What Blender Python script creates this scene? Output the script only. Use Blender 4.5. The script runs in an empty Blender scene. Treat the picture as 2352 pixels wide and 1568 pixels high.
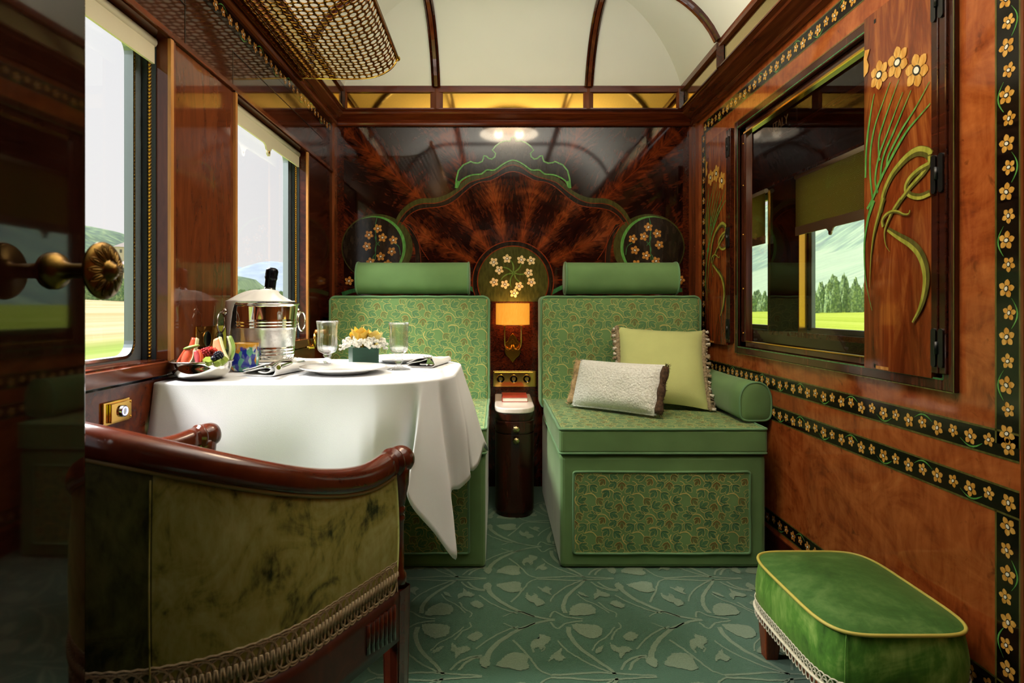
import bpy, math, random
from mathutils import Vector, Matrix
R = random.Random(7)
sc = bpy.context.scene
COL = sc.collection
PI = math.pi
# ------------------------------------------------------------------ camera model (2352 x 1568 frame)
F, H, CX, CY = 1385.0, 0.90, 1141.0, 708.0
def P(px, py, Y): return Vector(((px-CX)*Y/F, Y, H-(py-CY)*Y/F))
def onX(px, py, X): return P(px, py, X*F/(px-CX))
def onZ(px, py, Z): return P(px, py, (H-Z)*F/(py-CY))
YW = 3.05
XR = (1595-CX)*YW/F
XL = (770-CX)*YW/F
def lin(c):
    c = c.lstrip('#')
    v = [int(c[i:i+2], 16)/255 for i in (0, 2, 4)]
    return tuple(x/12.92 if x <= .04045 else ((x+.055)/1.055)**2.4 for x in v) + (1.0,)
# ------------------------------------------------------------------ node helper
class G:
    def __init__(s, name):
        s.m = bpy.data.materials.new(name); s.m.use_nodes = True
        s.t = s.m.node_tree; s.t.nodes.clear()
        s.out = s.t.nodes.new('ShaderNodeOutputMaterial')
    def put(s, sock, v):
        if isinstance(v, bpy.types.NodeSocket): s.t.links.new(v, sock)
        else:
            if isinstance(v, str): v = lin(v)
            if sock.type == 'VECTOR' and isinstance(v, tuple): v = v[:3]
            sock.default_value = v
    def n(s, typ, attrs=None, **kw):
        nd = s.t.nodes.new('ShaderNode'+typ)
        for k, v in (attrs or {}).items(): setattr(nd, k, v)
        for k, v in kw.items(): s.put(nd.inputs[k.replace('_', ' ')], v)
        return nd
    def math(s, op, a, b=None, c=None):
        nd = s.t.nodes.new('ShaderNodeMath'); nd.operation = op
        for i, v in enumerate((a, b, c)):
            if v is not None: s.put(nd.inputs[i], v)
        return nd.outputs[0]
    def ramp(s, fac, stops, interp='LINEAR'):
        nd = s.t.nodes.new('ShaderNodeValToRGB'); nd.color_ramp.interpolation = interp
        e = nd.color_ramp.elements
        while len(e) < len(stops): e.new(.5)
        for el, (p, c) in zip(e, stops):
            el.position = p
            el.color = lin(c) if isinstance(c, str) else (c, c, c, 1)
        s.put(nd.inputs[0], fac); return nd.outputs[0]
    def mix(s, fac, a, b, mode='MIX'):
        nd = s.t.nodes.new('ShaderNodeMix'); nd.data_type = 'RGBA'; nd.blend_type = mode
        s.put(nd.inputs[0], fac); s.put(nd.inputs[6], a); s.put(nd.inputs[7], b)
        return nd.outputs[2]
    def co(s, scale=(1, 1, 1), rot=(0, 0, 0), loc=(0, 0, 0), kind='Object'):
        tc = s.t.nodes.new('ShaderNodeTexCoord'); mp = s.t.nodes.new('ShaderNodeMapping')
        s.t.links.new(tc.outputs[kind], mp.inputs[0])
        mp.inputs[1].default_value = loc; mp.inputs[2].default_value = rot; mp.inputs[3].default_value = scale
        return mp.outputs[0]
    def noise(s, vec, scale=5, detail=3, rough=.5, dist=0.0):
        return s.n('TexNoise', Vector=vec, Scale=scale, Detail=detail, Roughness=rough, Distortion=dist).outputs[0]
    def wave(s, vec, scale=5, dist=2, detail=2, ds=1.0, direction='X'):
        return s.n('TexWave', {'bands_direction': direction}, Vector=vec, Scale=scale, Distortion=dist, Detail=detail, Detail_Scale=ds).outputs[1]
    def vor(s, vec, scale=5, feature='F1'):
        return s.n('TexVoronoi', {'feature': feature}, Vector=vec, Scale=scale)
    def bump(s, h, strength=.2, dist=.01):
        return s.n('Bump', Height=h, Strength=strength, Distance=dist).outputs[0]
    def sep(s, vec):
        return s.n('SeparateXYZ', Vector=vec).outputs
    def bsdf(s, color, rough=.5, metal=0.0, spec=.5, normal=None, **kw):
        nd = s.n('BsdfPrincipled', Base_Color=color, Roughness=rough, Metallic=metal)
        nd.inputs['Specular IOR Level'].default_value = spec
        if normal is not None: s.put(nd.inputs['Normal'], normal)
        for k, v in kw.items(): s.put(nd.inputs[k.replace('_', ' ')], v)
        s.t.links.new(nd.outputs[0], s.out.inputs[0]); return s.m
MAT = {}
def simple(name, color, rough=.5, metal=0.0, spec=.5, nscale=0, namt=.12, bump=0, **kw):
    g = G(name); col = color; nrm = None
    if nscale:
        f = g.noise(g.co(), nscale, 4)
        col = g.mix(g.ramp(f, [(.3, 0.0), (.7, 1.0)]), tuple(x*(1-namt) for x in lin(color)[:3])+(1,), tuple(min(1, x*(1+namt)) for x in lin(color)[:3])+(1,))
        if bump: nrm = g.bump(f, bump, .002)
    MAT[name] = g.bsdf(col, rough, metal, spec, nrm, **kw); return MAT[name]
def wood(name, dark, mid, light, grain=(1, 1, 12), scale=3, rough=.12, warp=1.5, rot=(0, 0, 0), spec=.5, fig=0.0, coat=0.0):
    """polished timber: stretched noise grain plus broad figure"""
    g = G(name)
    st = tuple(1/x for x in grain)
    v = g.co(st, rot)
    a = g.noise(v, scale*6, 6, .62, warp)
    b = g.noise(g.co(tuple(.5*x for x in st), rot, (3, 1, 2)), scale*2.2, 3, .5, .8)
    f = g.math('ADD', g.math('MULTIPLY', a, .6), g.math('MULTIPLY', b, .4))
    col = g.ramp(f, [(.32, dark), (.5, mid), (.68, light)])
    if fig:
        w = g.wave(g.co(tuple(st), rot), scale*.9, 9, 3, 1.2)
        col = g.mix(g.math('MULTIPLY', g.ramp(w, [(.2, 0.0), (.9, 1.0)]), fig), col, dark)
    MAT[name] = g.bsdf(col, rough, 0, spec, None, Coat_Weight=coat, Coat_Roughness=.03); return MAT[name]

# ---- timbers
wood('mahogany', '#38170c', '#612c16', '#824524', (1, 12, 1), 4, .13)
wood('mahogany_vertical', '#441d0e', '#70361a', '#8f502b', (1, 1, 10), 4, .16)
wood('mahogany_dark', '#1f0c06', '#3a160b', '#562412', (1, 10, 1), 4, .12)
wood('mahogany_cross', '#35130a', '#5d240f', '#7e3818', (12, 1, 1), 4, .14)
wood('chair_wood', '#34120a', '#45190c', '#562211', (1, 1, 1), 3, .17, .6, spec=.4, coat=.15)
wood('rail_wood', '#2a0f08', '#3f180c', '#532312', (1, 1, 1), 4, .4, spec=.25)
wood('light_trim', '#8a5226', '#b27a3f', '#c9945a', (1, 1, 14), 5, .25)
wood('rosewood', '#1c0b07', '#3d1b10', '#5b2d1c', (1, 1, 22), 12, .13, .4)
wood('ebony', '#090605', '#120c09', '#2c1a10', (1, 9, 1), 18, .12, .5)
wood('panel_upper', '#240f09', '#3e1c10', '#55291a', (1, 10, 1), 3, .06)
wood('pier_veneer', '#452012', '#65331b', '#7f4526', (1, 1, 5), 2.2, .05, 1.2)
wood('flame', '#341309', '#7c3717', '#b0682f', (1, 1, 6), 2.4, .07, 2.6, (0.12, 0, 0), fig=.75)
wood('cabinet_wood', '#190805', '#2e110a', '#431b0f', (1, 1, 8), 4, .18)
wood('stool_leg', '#3c1609', '#6b2c12', '#854019', (1, 1, 9), 5, .25)
def burl():
    g = G('burl')
    a = g.noise(g.co((1, .8, 1.3), (.5, 0, 0)), 5, 6, .62, 2.2)
    b = g.noise(g.co((1, 2, .5), (.8, 0, 0), (4, 1, 0)), 16, 4, .6, 1.0)
    eye = g.ramp(g.noise(g.co(loc=(7, 3, 2)), 26, 3, .55, .6), [(.63, 0.0), (.74, 1.0)])
    f = g.math('ADD', g.math('MULTIPLY', a, .65), g.math('MULTIPLY', b, .35))
    col = g.ramp(f, [(.3, '#6a2c14'), (.46, '#9a4a20'), (.6, '#b4622e'), (.75, '#c67a40')])
    col = g.mix(g.math('MULTIPLY', eye, .55), col, '#3a160a')
    MAT['burl'] = g.bsdf(col, .07, 0, .5)
burl()
FANX, FANZ = P(1178, 646, YW).x, P(1178, 646, YW).z
def feather(name, delta, off, cols, sweep=.9, dens=55, spine='#7a2c10', rough=.06):
    """flame mahogany quills radiating from the fan centre of the marquetry"""
    g = G(name)
    x, y, z = g.sep(g.co())
    dx = g.math('SUBTRACT', x, FANX); dz = g.math('SUBTRACT', z, FANZ)
    th = g.math('ARCTAN2', dz, dx)
    r = g.math('SQRT', g.math('ADD', g.math('MULTIPLY', dx, dx), g.math('MULTIPLY', dz, dz)))
    d = g.math('PINGPONG', g.math('ADD', th, off), delta/2)
    v = g.math('MULTIPLY', d, r)
    sec = g.math('FLOOR', g.math('DIVIDE', g.math('ADD', th, off+delta/2), delta))
    comb = g.n('CombineXYZ', X=g.math('SUBTRACT', v, g.math('MULTIPLY', g.math('POWER', r, 1.1), sweep*.42)), Y=g.math('MULTIPLY', r, .22), Z=g.math('MULTIPLY', sec, 3.7)).outputs[0]
    a = g.noise(comb, dens, 5, .6, .8)
    b = g.noise(g.n('CombineXYZ', X=v, Y=g.math('MULTIPLY', r, 2.0), Z=g.math('MULTIPLY', sec, 1.3)).outputs[0], 4.5, 3, .5, 1.5)
    f = g.math('ADD', g.math('MULTIPLY', a, .55), g.math('MULTIPLY', b, .45))
    near = g.ramp(g.math('DIVIDE', v, g.math('MULTIPLY', r, delta/2)), [(0.0, .2), (.5, .06), (1.0, -.05)])
    f = g.math('ADD', f, near)
    col = g.ramp(f, cols)
    sp = g.math('LESS_THAN', v, .0024)
    col = g.mix(g.math('MULTIPLY', sp, .6), col, spine)
    MAT[name] = g.bsdf(col, rough, 0, .5)
DLT = math.radians(25.2)
feather('feather_inner', DLT, -PI/2+DLT/2, [(.42, '#160704'), (.53, '#2c0f08'), (.64, '#52220f'), (.78, '#86401d')], .9, 80)
feather('feather_outer', math.radians(24), -PI/2+math.radians(24), [(.45, '#110605'), (.56, '#210b07'), (.66, '#4a1c0e'), (.8, '#7c3416')], 1.0, 60)
wood('swirl', '#150706', '#3a150b', '#6a2b11', (1.4, 1, 1), 7, .1, 3.5)
def inlay_wood(name, c1, c2, sc_=90, rough=.12):
    g = G(name); f = g.noise(g.co((1, 1, .3)), sc_, 3)
    MAT[name] = g.bsdf(g.ramp(f, [(.35, c1), (.65, c2)]), rough)
inlay_wood('petal_yellow', '#c5862f', '#e2ae58')
inlay_wood('petal_amber', '#b0702a', '#d6964a')
inlay_wood('petal_dim', '#9c6226', '#c58a42')
inlay_wood('petal_cream', '#d9b67a', '#efd9a8')
simple('petal_ring', '#1d140d', .15)
simple('petal_eye', '#efe6d2', .15)
inlay_wood('inlay_green', '#4c8a3c', '#6aa552')
inlay_wood('inlay_darkgreen', '#2f6238', '#44804a')
inlay_wood('inlay_olive', '#37391a', '#4b4a22')
inlay_wood('inlay_lime', '#8d8f34', '#b0aa48')
inlay_wood('inlay_moss', '#4e4c1e', '#635c2a')
inlay_wood('inlay_fern', '#4d6a2e', '#6a8440')
inlay_wood('inlay_oliveline', '#4f4b1f', '#6a6330')
inlay_wood('inlay_red', '#6a2610', '#84361a')
inlay_wood('inlay_burl', '#16100c', '#2f241a', 60)
# ---- metals
simple('brass', '#d9a441', .18, 1.0)
simple('brass_polished', '#e8b95c', .1, 1.0)
simple('rack_brass', '#a9742f', .13, 1.0)
simple('antique_brass', '#6f5426', .32, 1.0, nscale=60, namt=.35)
simple('rosette_brass', '#b3a273', .3, 1.0, nscale=80, namt=.2)
simple('bronze_line', '#8a6a3a', .3, 1.0)
simple('silver', '#dcd8cf', .07, 1.0)
simple('silver_frost', '#e2e2df', .28, .85, nscale=160, namt=.05, bump=.06)
simple('steel', '#cfcfd0', .14, 1.0)
simple('black_iron', '#0b0c0d', .35)
simple('rubber', '#1f2a30', .5)
simple('aluminium', '#7b868c', .35, .4)
simple('socket_black', '#08090a', .25)
simple('copper_lamp', '#c8843f', .22, 1.0)
def gold_mirror(name, c, rough):
    g = G(name); f = g.noise(g.co(), 160, 2)
    MAT[name] = g.bsdf(g.mix(f, c, tuple(.8*x for x in lin(c)[:3])+(1,)), rough, 1.0)
gold_mirror('mirror_gold', '#cfa044', .06)
gold_mirror('mirror_pale', '#e6cd92', .12)
# ---- glass
def thin_glass(name, tint=(1, 1, 1, 1), refl=1.0):
    g = G(name)
    lw_ = g.n('LayerWeight', Blend=.5).outputs[1]
    fr = g.math('ADD', .05, g.math('MULTIPLY', .9, g.math('POWER', lw_, 4.5)))
    mx = g.n('MixShader')
    g.put(mx.inputs[0], g.math('MULTIPLY', fr, refl))
    tr = g.n('BsdfTransparent', Color=tint); gl = g.n('BsdfGlossy', Roughness=.0)
    g.t.links.new(tr.outputs[0], mx.inputs[1]); g.t.links.new(gl.outputs[0], mx.inputs[2])
    g.t.links.new(mx.outputs[0], g.out.inputs[0]); MAT[name] = g.m
thin_glass('pane_glass', (.97, .98, .97, 1), .8)
thin_glass('corridor_glass', (.93, .95, .9, 1), .9)
def crystal():
    g = G('crystal'); p = g.n('BsdfPrincipled', Base_Color='#ffffff', Roughness=.015, IOR=1.4); p.inputs['Transmission Weight'].default_value = 1
    lw_ = g.n('LayerWeight', Blend=.5).outputs[1]
    fr = g.math('ADD', .05, g.math('MULTIPLY', .55, g.math('POWER', lw_, 3.0)))
    mx = g.n('MixShader'); tr = g.n('BsdfTransparent', Color=(.99, .99, 1, 1)); gl = g.n('BsdfGlossy', Roughness=.02)
    g.put(mx.inputs[0], fr); g.t.links.new(tr.outputs[0], mx.inputs[1]); g.t.links.new(gl.outputs[0], mx.inputs[2])
    m2 = g.n('MixShader'); m2.inputs[0].default_value = .35
    g.t.links.new(mx.outputs[0], m2.inputs[1]); g.t.links.new(p.outputs[0], m2.inputs[2]); g.t.links.new(m2.outputs[0], g.out.inputs[0]); MAT['crystal'] = g.m
crystal()
# ---- fabrics
def fabric(name, c, rough=.8, weave=900, amt=.10, sheen=.25, bump=.08):
    g = G(name)
    w1 = g.wave(g.co(), weave, .3, 1, 1, 'X'); w2 = g.wave(g.co(), weave, .3, 1, 1, 'Z')
    n1 = g.noise(g.co(), 9, 3)
    n2 = g.noise(g.co((1, 1, 1)), 420, 2)
    base = lin(c)
    col = g.mix(g.ramp(n1, [(.3, 0.0), (.7, 1.0)]), tuple(x*(1-amt) for x in base[:3])+(1,), tuple(min(1, x*(1+amt)) for x in base[:3])+(1,))
    col = g.mix(g.math('MULTIPLY', n2, .16), col, tuple(x*.6 for x in base[:3])+(1,))
    MAT[name] = g.bsdf(col, rough, 0, .2, g.bump(n2, bump, .001), Sheen_Weight=sheen, Sheen_Roughness=.4)
fabric('green_cloth', '#658552')
fabric('green_pattern', '#6c8d57')
fabric('green_piping', '#64895f')
simple('thread_gold', '#cdba6c', .6)
simple('thread_teal', '#3f8a62', .7)
simple('thread_brown', '#6f5c26', .7)
simple('thread_dark', '#2a664a', .7)
fabric('lime_cloth', '#bcc07c', .85, amt=.05, bump=.5)
def velvet(name, dark, mid, light, sc_=7, thr=(.35, .5, .68), rough=.7, sheen=.9, tint='#b8c27a', crush=.8):
    g = G(name)
    a = g.noise(g.co(), sc_, 6, .6, 1.2); b = g.noise(g.co((1, 1, .35)), sc_*7, 4, .6, .5)
    f = g.math('ADD', g.math('MULTIPLY', a, .72), g.math('MULTIPLY', b, .28))
    col = g.ramp(f, list(zip(thr, (dark, mid, light))))
    MAT[name] = g.bsdf(col, rough, 0, .15, g.bump(b, .15, .002), Sheen_Weight=sheen, Sheen_Roughness=.35, Sheen_Tint=tint)
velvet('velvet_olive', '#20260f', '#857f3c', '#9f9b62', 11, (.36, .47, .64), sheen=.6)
velvet('velvet_dark', '#171b0c', '#3f3f1c', '#57562a', 11, (.37, .5, .68), sheen=.2)  # darker velvet panel beyond the seam, from its pile direction
velvet('velvet_inner', '#4f7026', '#6b8c38', '#87a550', 10)
velvet('velvet_green_top', '#2a4a1e', '#3a5f29', '#658448', 7, (.3, .5, .8), sheen=.5)
velvet('velvet_green_side', '#22401a', '#4f7f2d', '#9cb962', 7, (.32, .5, .7), sheen=.5)
simple('gold_piping', '#b3a64a', .55)
simple('braid', '#a08d6c', .75, nscale=300, namt=.2)
simple('braid_pale', '#b9b39c', .75, nscale=300, namt=.2)
simple('chair_piping', '#7d6a38', .6)
def linen(name, c, bump=.25, sub=.0):
    g = G(name)
    n2 = g.noise(g.co(), 700, 2); n1 = g.noise(g.co((3, 3, 1)), 6, 3)
    base = lin(c)
    col = g.mix(n1, tuple(x*.93 for x in base[:3])+(1,), base)
    MAT[name] = g.bsdf(col, .8, 0, .2, g.bump(n2, bump, .0008), Sheen_Weight=.1)
linen('white_linen', '#ebecef'); linen('napkin_linen', '#f2f1ee', .15)
linen('blind_cloth', '#c9c0a4', .1)
def fan_blind():
    g = G('blind_pattern')
    x, y, z = g.sep(g.co())
    # overlapping scallops
    row = g.math('FLOOR', g.math('DIVIDE', z, .045))
    u = g.math('ADD', y, g.math('MULTIPLY', g.math('MODULO', row, 2.0), .03))
    du = g.math('SUBTRACT', g.math('PINGPONG', u, .03), .0)
    dz = g.math('MODULO', z, .045)
    r = g.math('SQRT', g.math('ADD', g.math('MULTIPLY', du, du), g.math('MULTIPLY', dz, dz)))
    w = g.math('SINE', g.math('MULTIPLY', r, 900.0))
    col = g.ramp(w, [(.35, '#a89a64'), (.75, '#cfc393')])
    df = g.n('BsdfDiffuse', Color=col); tl = g.n('BsdfTranslucent', Color=col); mx = g.n('MixShader'); mx.inputs[0].default_value = .55
    g.t.links.new(df.outputs[0], mx.inputs[1]); g.t.links.new(tl.outputs[0], mx.inputs[2]); g.t.links.new(mx.outputs[0], g.out.inputs[0]); MAT['blind_pattern'] = g.m
fan_blind()
def boucle():
    g = G('white_boucle'); v = g.vor(g.co(), 120); n = g.noise(g.co(), 160, 3, .6, 1.5)
    col = g.ramp(n, [(.25, '#c4c1b2'), (.5, '#ecebe2'), (.7, '#f7f6f0')])
    MAT['white_boucle'] = g.bsdf(col, .95, 0, .1, g.bump(g.math('ADD', v.outputs[0], n), .9, .004), Sheen_Weight=.4)
boucle()
simple('fur_brown', '#4a3422', .95, nscale=90, namt=.6, bump=.6)
simple('fur_fawn', '#a58a63', .95, nscale=90, namt=.4, bump=.6)
simple('tassel', '#8c7a5e', .9, nscale=120, namt=.5)
simple('tassel_light', '#c9bfae', .9, nscale=120, namt=.3)
# ---- ceramics, stone, paper
simple('porcelain', '#efeeea', .08, 0, .5)
simple('plate_trim', '#8f8d86', .3)
simple('marble', '#e3d5c8', .15, nscale=9, namt=.06)
simple('book_red', '#a33524', .4, nscale=200, namt=.08)
simple('book_page', '#e9e2d0', .8)
simple('gilt', '#d0973d', .3, .8)
simple('ceiling_cream', '#f3eee0', .5, nscale=3, namt=.015)
def lampshade():
    g = G('lampshade')
    x, y, z = g.sep(g.co())
    n = g.noise(g.co((1, 1, .25)), 200, 3)
    em = g.ramp(n, [(.2, '#e88a1c'), (.8, '#f6a53a')])
    m = g.bsdf('#c98a3c', .8, 0, .2, None, Emission_Color=em, Emission_Strength=.8); MAT['lampshade'] = m
lampshade()
wood('door_wood', '#120806', '#1f0d08', '#2b130b', (1, 1, 8), 3, .04, spec=.75)
simple('bulb_warm', '#ffe2b0', .4, 0, .5, Emission_Color='#ffd08a', Emission_Strength=9.0)
simple('led_ring', '#ffffff', .4, 0, .5, Emission_Color='#9fa8ff', Emission_Strength=2.2)
# ---- carpet
def carpet(name, c1, c2):
    g = G(name); n = g.noise(g.co(), 380, 3, .7); m = g.noise(g.co(), 3, 2)
    col = g.mix(n, c1, c2); col = g.mix(g.math('MULTIPLY', m, .25), col, '#16261c')
    MAT[name] = g.bsdf(col, .95, 0, .1, g.bump(n, .5, .003), Sheen_Weight=.3)
carpet('carpet_green', '#284a35', '#466c53'); carpet('carpet_sage', '#4d654c', '#7f9074')
# ---- food
simple('melon_red', '#dd5a3a', .3, nscale=120, namt=.15); simple('melon_rind', '#8fae5a', .35, nscale=60, namt=.2)
simple('melon_pale', '#dfe0b0', .35); simple('cantaloupe', '#f0a878', .4, nscale=150, namt=.08)
simple('melon_pink', '#d75a5e', .35, nscale=120, namt=.12)
simple('raspberry', '#b0202c', .4, nscale=300, namt=.25); simple('redcurrant', '#d9301f', .15)
simple('blackberry', '#12122a', .3); simple('kiwi', '#8a9a3c', .35, nscale=60, namt=.3)
simple('leaf_wrap_base', '#1c4a37', .35)
def leafwrap():
    g = G('leaf_wrap'); w = g.wave(g.co(), 90, 1.2, 2, 1, 'Z')
    MAT['leaf_wrap'] = g.bsdf(g.ramp(w, [(.2, '#12382b'), (.6, '#1d4d3a'), (.95, '#3b6b56')]), .35)
leafwrap()
simple('blossom_white', '#eceadf', .8); simple('rose_yellow', '#f3c850', .6, nscale=80, namt=.12); simple('rose_pale', '#f5dc80', .6)
simple('bottle_glass', '#15201c', .08); simple('foil_black', '#14161c', .25, .7, nscale=120, namt=.5, bump=.5)
def murano():
    g = G('murano'); v = g.vor(g.co((1, 1, .62)), 95)
    h = g.sep(v.outputs[1])[0]
    col = g.ramp(h, [(0, '#1d2f96'), (.22, '#2a44b8'), (.3, '#3f8f7c'), (.5, '#5aa58f'), (.62, '#8fb9ae'), (.72, '#2b3aa0'), (.86, '#bfc8c0'), (.93, '#c98a2a')], 'CONSTANT')
    x, y, z = g.sep(g.co())
    top = g.ramp(g.math('ADD', z, g.math('MULTIPLY', g.noise(g.co(), 90, 2), .03)), [(.077, 0.0), (.083, 1.0)])
    col = g.mix(top, col, '#c8922c')
    MAT['murano'] = g.bsdf(col, .06, 0, .5, None, Coat_Weight=.5)
murano()
# ---- outdoors
def field():
    g = G('field_grass')
    x, y, z = g.sep(g.co())
    st = g.noise(g.co((1, .02, 1)), .35, 5, .65)
    ax = g.math('ABSOLUTE', x)
    left = g.math('LESS_THAN', x, 0.0)
    colg = g.ramp(st, [(.3, '#7d9b45'), (.5, '#a2b662'), (.7, '#c3cd86')])
    colt = g.ramp(st, [(.3, '#b3a270'), (.45, '#cdb48e'), (.6, '#d8c7a6'), (.72, '#b9c083')])
    band = g.ramp(g.math('DIVIDE', ax, 200.0), [(.075, 0.0), (.1, 1.0), (.4, 1.0), (.5, 0.0)])
    colr = g.ramp(st, [(.25, '#8fa638'), (.5, '#b0c04e'), (.75, '#ccd378')])
    c = g.mix(g.math('MULTIPLY', band, .92), colg, colt)
    col = g.mix(left, colr, c)
    MAT['field_grass'] = g.bsdf(col, .95, 0, .0)
field()
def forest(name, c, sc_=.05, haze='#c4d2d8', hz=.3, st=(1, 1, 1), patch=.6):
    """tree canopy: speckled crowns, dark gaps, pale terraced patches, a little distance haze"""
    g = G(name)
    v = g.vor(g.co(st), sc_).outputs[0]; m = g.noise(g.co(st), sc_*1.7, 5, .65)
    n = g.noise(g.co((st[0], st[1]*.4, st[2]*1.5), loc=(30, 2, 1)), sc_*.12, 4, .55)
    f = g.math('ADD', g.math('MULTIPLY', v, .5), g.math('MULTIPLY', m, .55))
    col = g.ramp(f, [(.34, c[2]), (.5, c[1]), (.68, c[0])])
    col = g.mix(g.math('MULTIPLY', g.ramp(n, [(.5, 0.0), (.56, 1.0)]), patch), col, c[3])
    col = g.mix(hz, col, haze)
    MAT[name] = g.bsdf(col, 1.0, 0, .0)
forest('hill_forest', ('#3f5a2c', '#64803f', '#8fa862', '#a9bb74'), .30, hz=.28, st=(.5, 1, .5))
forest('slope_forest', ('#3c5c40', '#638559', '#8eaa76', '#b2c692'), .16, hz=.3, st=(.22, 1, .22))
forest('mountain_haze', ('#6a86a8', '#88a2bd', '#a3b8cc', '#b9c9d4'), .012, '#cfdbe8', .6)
forest('bush_leaf', ('#4e6c33', '#7b9a4c', '#abc078', '#93ac5c'), 2.2, hz=.15, patch=.3)
simple('house_wall', '#e6cfb2', .9); simple('house_roof', '#d8c8c4', .9); simple('house_pane', '#6b6560', .6)
simple('road_pale', '#d5d2c8', .9)
# ------------------------------------------------------------------ mesh builder
ORG = {}
class MB:
    def __init__(s, mat=None):
        s.v = []; s.f = []; s.mi = []; s.sm = []; s.mats = []; s.cur = mat
    def slot(s, mat):
        mat = mat or s.cur
        if mat not in s.mats: s.mats.append(mat)
        return s.mats.index(mat)
    def face(s, ids, mat=None, smooth=False):
        s.f.append(tuple(ids)); s.mi.append(s.slot(mat)); s.sm.append(smooth)
    def poly(s, pts, mat=None, smooth=False):
        b = len(s.v); s.v += [Vector(p) for p in pts]; s.face(range(b, b+len(pts)), mat, smooth)
    def box(s, x0, x1, y0, y1, z0, z1, mat=None):
        b = len(s.v)
        s.v += [Vector(p) for p in ((x0,y0,z0),(x1,y0,z0),(x1,y1,z0),(x0,y1,z0),(x0,y0,z1),(x1,y0,z1),(x1,y1,z1),(x0,y1,z1))]
        for q in ((3,2,1,0),(4,5,6,7),(0,1,5,4),(1,2,6,5),(2,3,7,6),(3,0,4,7)): s.face([b+i for i in q], mat)
    def grid(s, fn, nu, nv, mat=None, smooth=True, cu=False, cv=False, matfn=None):
        b = len(s.v)
        for i in range(nu):
            for j in range(nv): s.v.append(Vector(fn(i/(nu if cu else nu-1), j/(nv if cv else nv-1))))
        for i in range(nu if cu else nu-1):
            for j in range(nv if cv else nv-1):
                i2, j2 = (i+1) % nu, (j+1) % nv
                s.face((b+i*nv+j, b+i2*nv+j, b+i2*nv+j2, b+i*nv+j2), matfn(i, j) if matfn else mat, smooth)
        return b
    def tube(s, path, r, n=8, mat=None, closed=False, caps=True, flat=1.0, up=None):
        path = [Vector(p) for p in path]; N = len(path); b = len(s.v); prev = None
        for i, p in enumerate(path):
            a = path[i-1] if (i > 0 or closed) else p
            c = path[(i+1) % N] if (i < N-1 or closed) else p
            t = (c-a).normalized()
            if prev is None:
                x = up or (Vector((0, 0, 1)) if abs(t.z) < .9 else Vector((1, 0, 0)))
                prev = (x-t*x.dot(t)).normalized()
            else: 
                q = prev-t*prev.dot(t)
                prev = q.normalized() if q.length > 1e-9 else prev
            w = t.cross(prev); rr = r(i/(max(1, N-1))) if callable(r) else r
            for k in range(n):
                a_ = 2*PI*k/n
                s.v.append(p+prev*(math.cos(a_)*rr*flat)+w*(math.sin(a_)*rr))
        for i in range(N if closed else N-1):
            i2 = (i+1) % N
            for k in range(n):
                k2 = (k+1) % n
                s.face((b+i*n+k, b+i*n+k2, b+i2*n+k2, b+i2*n+k), mat, True)
        if caps and not closed:
            s.face([b+k for k in reversed(range(n))], mat); s.face([b+(N-1)*n+k for k in range(n)], mat)
    def lathe(s, prof, c=(0, 0, 0), n=32, mat=None, axis='Z', smooth=True, sx=1.0, matfn=None, rmod=None, M_=None):
        c = Vector(c)
        def fn(u, v):
            k = min(len(prof)-1, int(round(v*(len(prof)-1)))); r, z = prof[k]; a = 2*PI*u
            if rmod: r = rmod(r, z, a)
            p = (r*math.cos(a)*sx, r*math.sin(a), z)
            if axis == 'X': p = (p[2], p[0], p[1])
            if axis == 'Y': p = (p[0], -p[2], p[1])
            p = Vector(p)
            if M_ is not None: p = M_ @ p
            return c+p
        s.grid(fn, n, len(prof), mat, smooth, True, False, matfn)
    def sphere(s, c, r, n=10, mat=None, sc_=(1, 1, 1), M_=None):
        c = Vector(c)
        def fn(u, v):
            t = PI*v; a = 2*PI*u
            p = Vector((r*math.sin(t)*math.cos(a)*sc_[0], r*math.sin(t)*math.sin(a)*sc_[1], -r*math.cos(t)*sc_[2]))
            return c+(M_ @ p if M_ is not None else p)
        s.grid(fn, n, max(4, n//2+1), mat, True, True)
    def ribbon(s, pts, w, mp, mat, lift=.001):
        """flat strip along 2-D points; w width or function of t; mp maps (u, v, lift) to space"""
        N = len(pts); b = len(s.v)
        for i, (x, y) in enumerate(pts):
            x0, y0 = pts[max(0, i-1)]; x1, y1 = pts[min(N-1, i+1)]
            dx, dy = x1-x0, y1-y0; L = math.hypot(dx, dy) or 1
            ww = (w(i/(N-1)) if callable(w) else w)/2
            s.v.append(Vector(mp(x-dy/L*ww, y+dx/L*ww, lift))); s.v.append(Vector(mp(x+dy/L*ww, y-dx/L*ww, lift)))
        for i in range(N-1): s.face((b+2*i, b+2*i+1, b+2*i+3, b+2*i+2), mat)
    def flat(s, pts, mp, mat, lift=.001):
        s.poly([mp(x, y, lift) for x, y in pts], mat)
    def prism(s, pts, mp, d0, d1, mat):
        """solid from a 2-D outline, from lift d0 to lift d1"""
        n = len(pts); b = len(s.v)
        s.v += [Vector(mp(x, y, d0)) for x, y in pts]+[Vector(mp(x, y, d1)) for x, y in pts]
        s.face(range(b, b+n), mat); s.face(range(b+2*n-1, b+n-1, -1), mat)
        for i in range(n): s.face((b+i, b+(i+1) % n, b+n+(i+1) % n, b+n+i), mat)
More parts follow.
